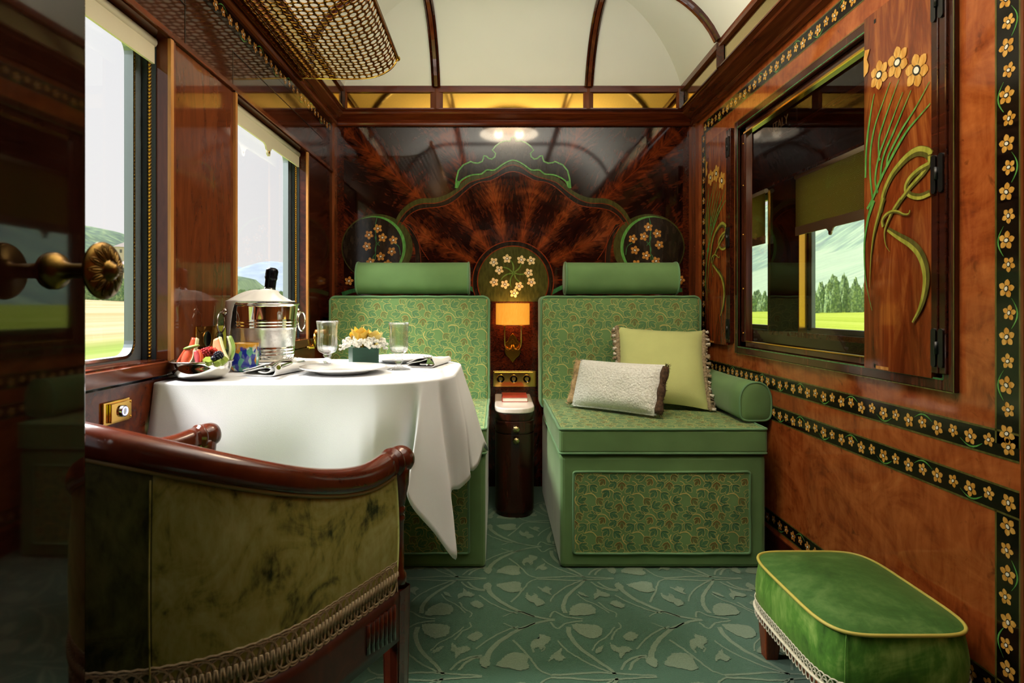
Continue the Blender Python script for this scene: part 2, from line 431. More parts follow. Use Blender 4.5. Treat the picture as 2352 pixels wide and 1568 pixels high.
    def build(s, name, parent=None, bevel=0, seg=2, loc=None, sub=0, fix=True, auto=None):
        if parent is not None: o0 = ORG[parent.name]
        elif loc is not None: o0 = Vector(loc)
        else: o0 = Vector((0, 0, 0))
        me = bpy.data.meshes.new(name)
        me.from_pydata([tuple(p-o0) for p in s.v], [], s.f)
        for m in s.mats: me.materials.append(MAT[m])
        me.polygons.foreach_set('material_index', s.mi)
        me.polygons.foreach_set('use_smooth', s.sm)
        if fix:
            import bmesh
            bm = bmesh.new(); bm.from_mesh(me)
            bmesh.ops.recalc_face_normals(bm, faces=bm.faces[:]); bm.to_mesh(me); bm.free()
        me.update()
        o = bpy.data.objects.new(name, me); COL.objects.link(o)
        ORG[o.name] = o0.copy()
        if parent is not None: o.parent = parent
        else: o.location = o0
        if bevel:
            b = o.modifiers.new('edge', 'BEVEL'); b.width = bevel; b.segments = seg; b.limit_method = 'ANGLE'; b.angle_limit = math.radians(40)
            b.harden_normals = False
        if sub:
            q = o.modifiers.new('smooth', 'SUBSURF'); q.levels = sub; q.render_levels = sub
        return o
def tag(o, label, cat, group=None, kind=None):
    if label: o['label'] = label
    if cat: o['category'] = cat
    if group: o['group'] = group
    if kind: o['kind'] = kind
    return o
def thing(name, label, cat, loc=(0, 0, 0), group=None):
    o = bpy.data.objects.new(name, None); COL.objects.link(o)
    o.location = loc; ORG[o.name] = Vector(loc); o.empty_display_size = .05
    return tag(o, label, cat, group)
def struct(o, label=None):
    o['kind'] = 'structure'
    if label: o['label'] = label
    return o
def copy_tree(o, loc, label, rotz=None, keep=None):
    c = o.copy(); COL.objects.link(c); c.location = loc; c['label'] = label; ORG[c.name] = Vector(loc)
    if rotz is not None: c.rotation_euler[2] = rotz
    for ch in [k for k in bpy.data.objects if k.parent == o]:
        d = ch.copy(); COL.objects.link(d); d.parent = c
        for g in [k for k in bpy.data.objects if k.parent == ch]:
            e = g.copy(); COL.objects.link(e); e.parent = d
    return c
def smooth(t): t = max(0., min(1., t)); return t*t*(3-2*t)
def catmull(pts, n=8, closed=False):
    pts = [tuple(p) for p in pts]; N = len(pts); out = []
    for i in range(N if closed else N-1):
        g = lambda k: pts[k % N] if closed else pts[max(0, min(N-1, k))]
        p0, p1, p2, p3 = g(i-1), g(i), g(i+1), g(i+2)
        for k in range(n):
            t = k/n
            out.append(tuple(.5*(2*b+(c-a)*t+(2*a-5*b+4*c-d)*t*t+(3*b-a-3*c+d)*t**3) for a, b, c, d in zip(p0, p1, p2, p3)))
    if not closed: out.append(pts[-1])
    return out
def arc(cx, cy, r, a0, a1, n=16, ry=None):
    return [(cx+r*math.cos(math.radians(a0+(a1-a0)*i/n)), cy+(ry or r)*math.sin(math.radians(a0+(a1-a0)*i/n))) for i in range(n+1)]
# ------------------------------------------------------------------ flower inlay motif
def flower(mb, x, y, r, rot, mp, pet='petal_yellow', lift=.0012, n=5, sq=1.0):
    """five pointed petals, a dark ring and a pearl eye"""
    mp2 = lambda u, v, l: mp(x+(u-x)*1.0, y+(v-y)*sq, l)
    for k in range(n):
        a = rot+2*PI*k/n
        ca, sa = math.cos(a), math.sin(a)
        loc = [(.1, 0), (.3, .2), (.52, .34), (.72, .33), (.88, .2), (1.0, .02), (.9, -.16), (.72, -.29), (.5, -.3), (.3, -.19)]
        mb.flat([(x+r*(p*ca-q*sa), y+r*(p*sa+q*ca)) for p, q in loc], mp2, pet, lift)
    ra = rot*1.7
    def el(rx, ry): return [(x+rx*math.cos(t)*math.cos(ra)-ry*math.sin(t)*math.sin(ra), y+rx*math.cos(t)*math.sin(ra)+ry*math.sin(t)*math.cos(ra)) for t in [2*PI*i/14 for i in range(14)]]
    mb.flat(el(r*.36, r*.29), mp2, 'petal_ring', lift+.0004)
    mb.flat(el(r*.24, r*.185), mp2, 'petal_eye', lift+.0008)
def flower_band(mb, p0, p1, width, mp, pet='petal_yellow', spacing=.048, ground='ebony', edge=True, seed=1, rs=1.0):
    """dark inlaid band with olive edge lines, a run of flowers and little green tendrils; p0-p1 is its centre line"""
    rr = random.Random(seed)
    dx, dy = p1[0]-p0[0], p1[1]-p0[1]; L = math.hypot(dx, dy); tx, ty = dx/L, dy/L; nx, ny = -ty, tx
    h = width/2
    mb.flat([(p0[0]+nx*h, p0[1]+ny*h), (p1[0]+nx*h, p1[1]+ny*h), (p1[0]-nx*h, p1[1]-ny*h), (p0[0]-nx*h, p0[1]-ny*h)], mp, ground, .0005)
    if edge:
        for s_ in (-1, 1):
            o = s_*(h+.0012)
            mb.ribbon([(p0[0]+nx*o, p0[1]+ny*o), (p1[0]+nx*o, p1[1]+ny*o)], .0042, mp, 'inlay_oliveline', .0007)
    n = max(1, int(round(L/spacing)))
    for i in range(n):
        t = (i+.5)/n*L
        r = (.0185 if i % 2 == 0 else .0155)*rs*width/.052
        off = (.003 if i % 2 else -.002)*rr.uniform(.3, 1.4)
        flower(mb, p0[0]+tx*t+nx*off, p0[1]+ty*t+ny*off, r, rr.uniform(0, 6.28), mp, pet)
        if i % 3 == 1 and i < n-1:
            s_ = 1 if (i//3) % 2 else -1; st = L/n
            pts = [(p0[0]+tx*(t+st*(.35+1.25*k/8))+nx*s_*h*(.35+.5*math.sin(PI*k/8)), p0[1]+ty*(t+st*(.35+1.25*k/8))+ny*s_*h*(.35+.5*math.sin(PI*k/8))) for k in range(9)]
            mb.ribbon(pts, lambda q: .0008+.0026*math.sin(PI*min(1, q*1.1+.02)), mp, 'inlay_green', .0008)
# ================================================================== THE COMPARTMENT SHELL
mR = lambda u, v, l: (XR-l, u, v)
mL = lambda u, v, l: (XL+l, u, v)
mB = lambda u, v, l: (u, YW-l, v)
mF = lambda u, v, l: (u, v, l)
YN = -1.6                       # wall of the adjoining cabin, behind the camera
ZT = 2.0                        # top of the frieze, where the ceiling springs
# ---- back wall with its marquetry
def bw(cx, cy):
    p = P(740+cx/2.6133, 260+cy/2.6133, YW); return (p.x, p.z)
MX = 1145.5
def mir(pts): return [(2*MX-x, y) for x, y in reversed(pts)]
def half(pts):                  # crop-space left half -> full symmetric outline
    return pts+mir(pts)[1:]
def W(pts): return [bw(*p) for p in pts]
mb = MB('feather_outer')
mb.box(XL-.09, XR+.05, YW, YW+.03, -.02, 2.4)
for pts, mt in (([(78, 60), (130, 60), (130, 2300), (78, 2300)], 'swirl'), ([(2165, 60), (2216, 60), (2216, 2300), (2165, 2300)], 'swirl'),
                ([(78, 60), (2216, 60), (2216, 84), (78, 84)], 'inlay_burl')):
    mb.flat(W(pts), mB, mt, .0006)
for xx in (45, 2228):
    mb.flat(W([(xx-28, 60), (xx+28, 60), (xx+28, 2300), (xx-28, 2300)]), mB, 'mahogany_vertical', .004)
crest_o = [(800, 450), (806, 395), (818, 345), (848, 310), (893, 290), (908, 297), (935, 300), (960, 290), (968, 270), (970, 255), (985, 258), (1000, 272), (1018, 276), (1036, 262), (1041, 242), (1022, 222),
           (1040, 198), (1070, 176), (1100, 166), (1128, 168), (1131, 152), (MX, 142)]
crest_i = catmull([(808, 442), (830, 408), (865, 384), (905, 370), (950, 366), (968, 356), (990, 341), (1035, 341), (1080, 310), (1120, 288), (MX, 282)], 4)
co_, ci_ = half(crest_o), half(crest_i)
b0 = [W(co_), W(ci_)]
mb.flat(W(co_)+list(reversed(W(ci_))), mB, 'inlay_burl', .0012)
A_o = catmull([(436, 662), (445, 632), (478, 580), (530, 536), (590, 512), (650, 510), (705, 503), (760, 481), (800, 455), (830, 425), (870, 392), (905, 376), (950, 372), (990, 350), (1035, 348), (1080, 318), (1120, 296), (MX, 289)], 4)
A_m = catmull([(452, 668), (470, 636), (505, 592), (556, 556), (610, 542), (680, 540), (740, 522), (790, 492), (830, 462), (880, 420), (925, 402), (1000, 382), (1040, 362), (1090, 328), (1120, 316), (MX, 310)], 4)
A_i = catmull([(476, 672), (490, 650), (522, 612), (572, 582), (630, 570), (700, 563), (760, 546), (815, 510), (850, 478), (900, 438), (950, 414), (1010, 405), (1050, 386), (1100, 360), (1122, 353), (MX, 350)], 4)
def strip(outer, inner, mt, lift):
    o_, i_ = W(half(outer)), W(half(inner)); n = min(len(o_), len(i_))
    def rs(p, n):
        import bisect
        d = [0.0]
        for a, b in zip(p, p[1:]): d.append(d[-1]+math.hypot(b[0]-a[0], b[1]-a[1]))
        out = []
        for k in range(n):
            t = d[-1]*k/(n-1); j = min(len(p)-2, max(0, bisect.bisect_right(d, t)-1)); f = (t-d[j])/max(1e-9, d[j+1]-d[j])
            out.append((p[j][0]+(p[j+1][0]-p[j][0])*f, p[j][1]+(p[j+1][1]-p[j][1])*f))
        return out
    o_, i_ = rs(o_, 90), rs(i_, 90)
    for k in range(89): mb.flat([o_[k], o_[k+1], i_[k+1], i_[k]], mB, mt, lift)
strip(A_o, A_m, 'inlay_olive', .0016)
strip(A_m, A_i, 'inlay_burl', .0016)
# the fan: everything below the arch
side = [(500, 690), (548, 750), (566, 830), (572, 900), (572, 1120)]
fan = W(half(A_i))
mb.flat(fan+W(mir(side))[::-1]+W(side)[::-1], mB, 'feather_inner', .0010)
for pts in (A_m, A_i): mb.ribbon(W(half(pts)), .0042, mB, 'inlay_red', .0021)
for k in range(6):
    a_ = math.radians(27+25.2*k); r1 = (1.5, 1.75, 2.3, 2.3, 1.75, 1.5)[k]
    if k in (2, 3): r1 = 2.1
    mb.ribbon([(FANX+.165*q_*math.cos(a_), FANZ+.165*q_*math.sin(a_)) for q_ in (1, 1.3, r1)], lambda t: .0030-.0022*t, mB, 'inlay_red', .0014)
mb.ribbon(W(co_), .0075, mB, 'inlay_green', .0022); mb.ribbon(W(ci_), .0075, mB, 'inlay_green', .0022)
for sg in (0, 1):
    q = [(800, 450), (812, 405), (832, 412), (815, 448)]
    mb.flat(W(q if not sg else mir(q)), mB, 'inlay_green', .0024)
    S = (lambda p: W(p)) if not sg else (lambda p: W(mir(p)))
    mb.flat(S([(500, 664), (545, 745), (560, 830), (562, 1000), (600, 1000), (597, 860), (580, 760), (530, 668)]), mB, 'inlay_burl', .0018)
    for l_ in ([(470, 652), (530, 690), (575, 765), (590, 850), (596, 1000)], [(500, 640), (560, 690), (590, 800), (640, 880)]):
        mb.ribbon(S(catmull(l_, 5)), .0034, mB, 'inlay_red', .0022)
    el = lambda cx, cy, rx, ry, n=48: [(cx+rx*math.cos(2*PI*i/n), cy+ry*math.sin(2*PI*i/n)) for i in range(n)]
    mb.flat(S(el(330, 805, 214, 200)), mB, 'inlay_olive', .0020)
    mb.flat(S(el(318, 803, 184, 186)), mB, 'inlay_green', .0024)
    mb.flat(S(el(303, 806, 181, 182)), mB, 'inlay_burl', .0028)
    fl = [(335, 692), (282, 730), (363, 747), (428, 762), (270, 798), (418, 829), (352, 860), (292, 892), (395, 905), (162, 1006)]
    if sg: fl = [(1957, 684), (2010, 722), (1930, 740), (1864, 754), (2023, 790), (1876, 822), (1943, 854), (2003, 887), (1885, 905), (2150, 1000)]
    for (x, y) in fl: flower(mb, *bw(x, y), .0235, R.uniform(0, 6), mB, 'petal_amber', .0034)
    for st in ([(330, 625), (318, 690), (325, 760), (318, 880)], [(318, 830), (322, 800), (345, 770)], [(345, 795), (325, 770), (318, 740)], [(425, 775), (460, 800), (470, 850)], [(320, 845), (308, 860), (306, 880)]):
        mb.ribbon(S(catmull(st, 6)), .0035, mB, 'inlay_darkgreen', .0032)
# lower green sweep behind the headrests
for pts in ([(120, 1085), (210, 1062), (330, 1075)], [(1335, 1105), (1390, 1070), (1470, 1035), (1600, 1020)], [(820, 1020), (900, 1055), (950, 1095)], [(2080, 1070), (2160, 1060)]):
    mb.ribbon(W(catmull(pts, 6)), .02, mB, 'inlay_darkgreen', .0020)
# medallion
cw = bw(MX, 1010); kx = bw(MX+1, 1010)[0]-cw[0]
for r_, mt, l_ in ((246, 'inlay_red', .0026), (240, 'inlay_burl', .0029), (216, 'inlay_red', .0031), (210, 'inlay_olive', .0034)):
    mb.flat(arc(cw[0], cw[1], r_*kx, -30, 210, 60)+[(cw[0]-r_*kx*.87, cw[1]-.45), (cw[0]+r_*kx*.87, cw[1]-.45)], mB, mt, l_)
mb.flat(W([(960, 1130), (1330, 1130), (1330, 1700), (960, 1700)]), mB, 'swirl', .0037)
for (x, y) in ((1030, 893), (1110, 873), (1195, 880), (1254, 885), (1063, 941), (1239, 958), (1032, 1014), (1097, 1027), (1181, 1037), (1255, 1013), (1152, 1080)):
    flower(mb, *bw(x, y), .0235, R.uniform(0, 6), mB, 'petal_cream', .0042)
c0 = bw(1148, 958)
for k in range(7):
    a = 2*PI*k/7+.2; pts = []
    for i in range(13):
        t = i/12; rr_ = .082*t-.008; aa = a+.75*t
        pts.append((c0[0]+rr_*math.cos(aa)+.004*math.cos(a+PI/2), c0[1]+rr_*math.sin(aa)+.004*math.sin(a+PI/2)))
    mb.ribbon(pts, lambda t: .001+.0058*math.sin(PI*min(1, .1+t*.9)), mB, 'inlay_fern', .0038+.00004*k)
back = struct(mb.build('wall_back', fix=False), 'dark flame mahogany partition inlaid with a fan arch and daffodils')
# ---- floor and its woven pattern
mb = MB('carpet_green')
mb.box(XL-.085, XR+.8, YN-.05, YW+.03, -.06, 0)
def fl(cx, cy):                       # traced in a crop of the carpet, dropped onto the floor
    p = onZ(900+cx/2.735, 1100+cy/2.735, 0); return (p.x, p.y)
PX = fl(1840, 1150)[0]-fl(790, 1150)[0]
ya, yb = fl(0, 885)[1], fl(0, 1240)[1]; PY = ya-yb
def pw(w0, w1=None): return (lambda t: w0+(w1-w0)*t) if w1 is not None else (lambda t: w0*(.35+.65*math.sin(PI*min(1, max(0, .15+.8*t)))))
stems = [([(1640, 1165), (1632, 1100), (1660, 1030), (1720, 970), (1790, 925), (1870, 897), (1950, 886)], .017, .008),
         ([(1110, 930), (1120, 985), (1180, 1060), (1260, 1120), (1350, 1180), (1410, 1230)], .014, .008),
         ([(1040, 1015), (1080, 1060), (1150, 1110), (1250, 1165), (1370, 1215)], .005, .006),
         ([(760, 1010), (830, 1080), (880, 1140), (930, 1200), (1000, 1232)], .007, .005),
         ([(1000, 1232), (1150, 1225), (1300, 1215), (1500, 1228), (1660, 1236)], .008, .006),
         ([(890, 1090), (880, 1050), (920, 1030), (960, 1060), (940, 1085)], .006, .004),
         ([(1440, 1200), (1470, 1150), (1530, 1120), (1600, 1110)], .006, .009),
         ([(1540, 1070), (1590, 1010), (1660, 960), (1740, 925)], .005, .006),
         ([(1260, 1080), (1290, 1030), (1350, 990), (1400, 930)], .004, .005),
         ([(420, 1200), (470, 1150), (540, 1120), (600, 1150)], .007, .009),
         ([(1000, 900), (1040, 940), (1100, 905), (1200, 890)], .006, .006),
         ([(700, 905), (800, 940), (900, 905)], .004, .005),
         ([(1380, 1010), (1400, 960), (1440, 930), (1420, 900)], .006, .004)]
blobs = [[(655, 1172), (690, 1130), (735, 1100), (790, 1092), (855, 1112), (850, 1150), (862, 1185), (810, 1205), (740, 1190)],
         [(1130, 915), (1200, 912), (1280, 918), (1318, 940), (1315, 985), (1250, 1003), (1200, 985), (1160, 960)],
         [(870, 1050), (895, 1010), (925, 1005), (930, 975), (965, 985), (998, 1000), (985, 1030), (965, 1040), (940, 1075), (915, 1055), (890, 1075)],
         [(1000, 1115), (1030, 1090), (1070, 1065), (1060, 1100), (1090, 1125), (1050, 1150), (1020, 1130), (985, 1150)],
         [(1370, 1030), (1420, 1060), (1470, 1050), (1510, 1075), (1460, 1100), (1440, 1130), (1420, 1090), (1390, 1080)],
         [(1450, 990), (1500, 960), (1545, 985), (1510, 1020), (1470, 1010)],
         [(560, 1130), (600, 1110), (620, 1150), (590, 1190), (550, 1160)],
         [(1290, 1065), (1330, 1050), (1310, 1090), (1275, 1095)]]
def jag(pts, a=.0022):
    out = []
    for p, q in zip(pts, pts[1:]+pts[:1]):
        for k in range(4):
            t = k/4; out.append((p[0]+(q[0]-p[0])*t+R.uniform(-a, a), p[1]+(q[1]-p[1])*t+R.uniform(-a, a)))
    return out
for j in range(-4, 6):
    for i in range(-5, 4):
        for fz in (0, 1):
            def tr(p):
                y = (p[1]-yb) if not fz else (2*PY-(p[1]-yb))
                return (p[0]+i*PX+(PX*.5 if 0 else 0), yb+(y if not fz else y)+j*2*PY)
            lf = .0008+.0003*fz
            y_ = tr(fl(1000, 1100))[1]
            if y_ > 2.75 or y_ < .2: continue
            for pts, a, b in stems:
                q = [tr(fl(*p)) for p in catmull(pts, 5)]
                q = [(x+R.uniform(-.0012, .0012), y+R.uniform(-.0012, .0012)) for x, y in q]
                if all(-.85 < x < 1.0 for x, y in q): mb.ribbon(q, pw(a, b), mF, 'carpet_sage', lf)
            for k, bl in enumerate(blobs):
                q = jag([tr(fl(*p)) for p in catmull(bl, 2, True)])
                if all(-.85 < x < 1.0 for x, y in q): mb.flat(q, mF, 'carpet_sage', lf+.0001*k+.0006)
struct(mb.build('floor', fix=False), 'green carpet woven with pale sage tulips and curling stems')
# ---- right wall with the corridor window opening
OY0, OY1, OZ0, OZ1 = 1.339, 2.478, .746, 1.635
mb = MB('burl')
T = .05
for (y0, y1, z0, z1) in ((YN, OY0, 0, 2.3), (OY1, YW, 0, 2.3), (OY0, OY1, 0, OZ0), (OY0, OY1, OZ1, 2.3)): mb.box(XR, XR+T, y0, y1, z0, z1)
b1y0, b1y1 = onX(2315, 0, XR).y, onX(1616.5, 0, XR).y
flower_band(mb, (b1y0, .631), (b1y0, 1.767), .053, mR, seed=3)
flower_band(mb, (b1y0+.0265, 1.767), (b1y1, 1.767), .053, mR, seed=4, spacing=.046)
flower_band(mb, (b1y1, 1.74), (b1y1, .6), .05, mR, seed=5, spacing=.05, pet='petal_amber')
flower_band(mb, (b1y0-.0265, .631), (b1y1, .631), .05, mR, seed=6)
flower_band(mb, (b1y0-.0265, .522), (b1y1, .522), .05, mR, seed=7)
flower_band(mb, (b1y0, .497), (b1y0, .03), .053, mR, seed=8)
flower_band(mb, (b1y0-.0265, .135), (b1y1, .135), .05, mR, seed=9, pet='petal_amber')
for py in (2349,):
    yy = onX(py, 0, XR).y
    mb.ribbon([(yy, .02), (yy, 1.83)], .006, mR, 'mahogany_vertical', .0012)
mb.box(XR-.006, XR, YN, YW, 0, .09, 'mahogany_dark')
# timber corner post at the far end
mb.box(XR-.016, XR, 2.985, YW, 0, 1.83, 'mahogany_vertical')
struct(mb.build('wall_right', fix=False), 'glossy burr wood corridor wall with daffodil inlay bands')
# window frame set in that wall
mb = MB('rosewood')
fx = XR-.012
for (y0, y1, z0, z1) in ((1.303, OY0, .7165, 1.668), (OY1, 2.505, .7165, 1.668), (OY0, OY1, .7165, OZ0), (OY0, OY1, OZ1, 1.668)): mb.box(fx, XR+T, y0, y1, z0, z1)
w1 = mb.build('window_1', bevel=.003); struct(w1, 'rosewood framed inner window onto the corridor')
mb = MB('inlay_green')
mm = lambda u, v, l: (fx-l, u, v)
for o_, ww, mt in ((.0, .0028, 'inlay_oliveline'), (.031, .004, 'inlay_darkgreen')):
    y0, y1, z0, z1 = 1.303+o_, 2.505-o_, .7165+o_*.85, 1.668-o_*.85
    for a_, b_ in (((y0, z0), (y0, z1)), ((y0, z0), (y1, z0)), ((y1, z0), (y1, z1)), ((y0, z1), (y1, z1))): mb.ribbon([a_, b_], ww, mm, mt, .0006)
mb.build('inlay_line', w1, fix=False)
mb = MB('corridor_glass'); mb.poly([(XR+.02, OY0, OZ0), (XR+.02, OY1, OZ0), (XR+.02, OY1, OZ1), (XR+.02, OY0, OZ1)]); mb.build('pane', w1)
mb = MB('rosewood')
for (y0, y1, z0, z1) in ((2.43, OY1, OZ0, OZ1), (OY0, OY1, OZ0, OZ0+.02), (OY0, OY1, OZ1-.028, OZ1)): mb.box(XR+.004, XR+.03, y0, y1, z0, z1)
for zz in (.8, .98, 1.2, 1.4, 1.57): mb.sphere((XR+.004, 2.455, zz), .004, 6, 'brass')
mb.build('glazing_bead', w1, bevel=.002)
mb = MB('brass'); mb.box(XR+.002, XR+.006, OY0, 2.43, OZ0+.02, OZ0+.024); mb.box(XR-.002, XR+.004, OY0, 2.44, OZ1-.03, OZ1-.024); mb.build('brass_strip', w1)
# ---- corridor beyond
XC = 1.75
mb = MB('mahogany_dark')
cw_ = [(-1.06, -.36), (.02, .72), (1.62, 2.36), (2.75, 3.49), (3.87, 4.6)]
edges = [-1.6]+[e for w in cw_ for e in w]+[6.4]
for i in range(0, len(edges), 2): mb.box(XC, XC+.08, edges[i], edges[i+1], 0, 2.1)
for a_, b_ in cw_: mb.box(XC, XC+.08, a_, b_, 0, .76); mb.box(XC, XC+.08, a_, b_, 1.66, 2.1)
mb.box(XC-.03, XC, YN, 6.4, .735, .762, 'mahogany_cross')
mb.box(XC-.012, XC, YN, 6.4, 1.675, 1.69, 'mahogany_cross')
mb.box(XC-.035, XC, YN, 6.4, 1.93, 1.96, 'mahogany')
mb.ribbon([(YN, 1.80), (6.3, 1.80)], .003, lambda u, v, l: (XC-l, u, v), 'inlay_burl', .001)
struct(mb.build('wall_corridor', fix=False), 'dark mahogany corridor side with windows')
mb = MB('mahogany_dark'); mb.box(XR+T, XC+.08, 6.4, 6.45, 0, 2.15); mb.box(XR, XC+.08, YN-.05, YN, 0, 2.15); struct(mb.build('wall_corridor_end'))
mb = MB('mahogany_cross'); mb.box(XR+T, XC+.08, YN, 6.45, 2.1, 2.13); struct(mb.build('ceiling_corridor'))
mb = MB('carpet_green'); mb.box(XR+T, XC+.08, YW+.03, 6.45, -.06, 0); struct(mb.build('floor_corridor'))
mb = MB('burl'); mb.box(XR, XR+T, YW+.03, 6.45, 0, 2.15); struct(mb.build('wall_corridor_inner'))
for k, (a_, b_) in enumerate(cw_):
    mb = MB('brass')
    for (y0, y1, z0, z1) in ((a_, a_+.012, .76, 1.66), (b_-.012, b_, .76, 1.66)): mb.box(XC-.006, XC+.04, y0, y1, z0, z1)
    wo = struct(mb.build('window_%d' % (k+4)))
    mb = MB('aluminium')
    for (y0, y1, z0, z1) in ((a_+.012, a_+.05, .76, 1.66), (b_-.05, b_-.012, .76, 1.66), (a_, b_, .76, .79), (a_, b_, 1.62, 1.66)): mb.box(XC+.045, XC+.07, y0, y1, z0, z1)
    mb.build('sash_frame', wo, bevel=.004)
    mb = MB('pane_glass'); mb.poly([(XC+.056, a_, .76), (XC+.056, b_, .76), (XC+.056, b_, 1.66), (XC+.056, a_, 1.66)]); mb.build('pane', wo, fix=False)
# ---- left wall with two windows on the landscape
mb = MB('panel_upper')
TL = .09; X2 = XL-TL
lw = [(-.29, .41), (.797, 1.497), (1.883, 2.583)]
WZ0, WZ1 = .775, 1.57
edges = [YN]+[e for w in lw for e in w]+[YW]
for i in range(0, len(edges), 2):
    mb.box(X2, XL, edges[i], edges[i+1], 0, WZ1, 'pier_veneer' if i in (2, 4) else 'mahogany_dark')
for a_, b_ in lw: mb.box(X2, XL, a_, b_, 0, WZ0)
mb.box(X2, XL, YN, YW, WZ1, 2.3)
# mouldings, sill, flap seams, light upright strips beside the openings
mb.box(XL, XL+.008, YN, YW, WZ1+.004, WZ1+.018, 'mahogany')
mb.box(X2+.02, XL+.022, YN, YW-.02, WZ0-.034, WZ0-.004, 'mahogany')
mb.box(XL, XL+.012, 1.15, 2.95, .42, WZ0-.042, 'mahogany_cross')
mb.box(XL, XL+.02, 1.15, 2.95, .40, .42, 'mahogany_dark')
for a_, b_ in lw:
    mb.box(XL, XL+.008, b_, b_+.014, WZ0-.03, WZ1, 'light_trim'); mb.box(XL, XL+.005, b_+.014, b_+.028, WZ0-.03, WZ1, 'mahogany_vertical')
    mb.box(XL, XL+.008, a_-.014, a_, WZ0-.03, WZ1, 'light_trim')
for p in ([(1.867, 1.578), (1.867, 1.70)], [(1.58, 1.59), (1.58, 1.75)], [(1.867, 1.695), (2.83, 1.695)], [(2.83, 1.695), (2.83, 1.578)], [(.6, 1.695), (1.58, 1.695)]):
    mb.ribbon(p, .0028, mL, 'black_iron', .0012)
flower_band(mb, (.1, 1.782), (2.97, 1.782), .05, mL, seed=12, pet='petal_dim', edge=False)
mb.box(XL, XL+.012, 2.99, YW, 0, 1.83, 'mahogany_vertical')
struct(mb.build('wall_left', fix=False), 'glossy mahogany outer wall with two large windows')
for k, (a_, b_) in enumerate(lw[1:]):
    mb = MB('aluminium')
    def rrect(y0, y1, z0, z1, r, n=6):
        out = []
        for cx_, cz_, s_ in ((y1-r, z1-r, 0), (y0+r, z1-r, 90), (y0+r, z0+r, 180), (y1-r, z0+r, 270)): out += arc(cx_, cz_, r, s_, s_+90, n)
        return out
    o_ = rrect(a_+.001, b_-.001, WZ0-.003, WZ1, .006); i_ = rrect(a_+.036, b_-.036, WZ0+.012, WZ1-.02, .035)
    for d_, e_ in ((X2+.004, X2+.026),):
        n = len(o_)
        for q in range(n):
            q2 = (q+1) % n
            mb.poly([(e_, *o_[q]), (e_, *o_[q2]), (e_, *i_[q2]), (e_, *i_[q])]); mb.poly([(e_, *i_[q]), (e_, *i_[q2]), (d_, *i_[q2]), (d_, *i_[q])])
            mb.poly([(d_, *o_[q]), (d_, *o_[q2]), (d_, *i_[q2]), (d_, *i_[q])])
    i2 = rrect(a_+.03, b_-.03, WZ0+.006, WZ1-.014, .04)
    for q in range(len(i_)):
        q2 = (q+1) % len(i_)
        mb.poly([(X2+.028, *i2[q]), (X2+.028, *i2[q2]), (X2+.028, *i_[q2]), (X2+.028, *i_[q])], 'steel')
    wo = struct(mb.build('window_%d' % (k+2), fix=False), 'large outer window with metal sash')
    mb = MB('pane_glass'); mb.poly([(X2+.013, a_+.03, WZ0), (X2+.013, b_-.03, WZ0), (X2+.013, b_-.03, WZ1), (X2+.013, a_+.03, WZ1)]); mb.build('pane', wo, fix=False)
    mb = MB('rubber')
    for yy, s_ in ((b_, -1), (a_, 1)):
        mb.box(X2+.03, X2+.042, min(yy, yy+s_*.006), max(yy, yy+s_*.006), WZ0, WZ1); mb.box(X2+.052, X2+.062, min(yy, yy+s_*.004), max(yy, yy+s_*.004), WZ0, WZ1)
    mb.build('blind_channel', wo)
    mb = MB('brass')
    z = WZ0+.006
    while z < WZ1-.03:
        mb.sphere((X2+.047, b_-.004, z), .0045, 6, 'brass', (1, 1, .8)); z += .0088
    mb.box(X2+.0425, X2+.0515, b_-.003, b_, WZ0, WZ1, 'bronze_line')
    mb.build('bead_chain', wo)
mb = MB('pane_glass'); mb.poly([(X2+.013, lw[0][0], WZ0), (X2+.013, lw[0][1], WZ0), (X2+.013, lw[0][1], WZ1), (X2+.013, lw[0][0], WZ1)]); struct(mb.build('window_9'))
mb = MB('mahogany_dark'); mb.box(X2, XR+T, YN-.05, YN, 0, 2.35); struct(mb.build('wall_front'))
# ---- ceiling: coved plaster with mahogany ribs
kR, kL = 1.29, .89
DF = .07
cx0, cx1, cy1 = XL+DF*kL, XR-DF*kR, YW-DF
RC = .43; s65, c65 = math.sin(math.radians(65)), math.cos(math.radians(65)); DC = RC*s65
def rise(d):
    d = max(0, min(DC, d)); s_ = s65-d/RC; return RC*(math.sqrt(max(0, 1-s_*s_))-c65)
def ceil_z(x, y): return ZT+rise(min(x-cx0, cx1-x, cy1-y))
mb = MB('ceiling_cream'); nc = 16
def cz(d): return ZT+rise(d)
mb.grid(lambda u, v: (cx0+DC*v+(cx1-cx0-2*DC*v)*u, cy1-DC*v, cz(DC*v)), 24, nc)
mb.grid(lambda u, v: (cx1-DC*v, YN+(cy1-DC*v-YN)*u, cz(DC*v)), 24, nc)
mb.grid(lambda u, v: (cx0+DC*v, YN+(cy1-DC*v-YN)*u, cz(DC*v)), 24, nc)
mb.grid(lambda u, v: (cx0+DC+(cx1-cx0-2*DC)*u, YN+(cy1-DC-YN)*v, cz(DC)), 2, 2)
ce = struct(mb.build('ceiling', fix=False), 'coved cream ceiling')
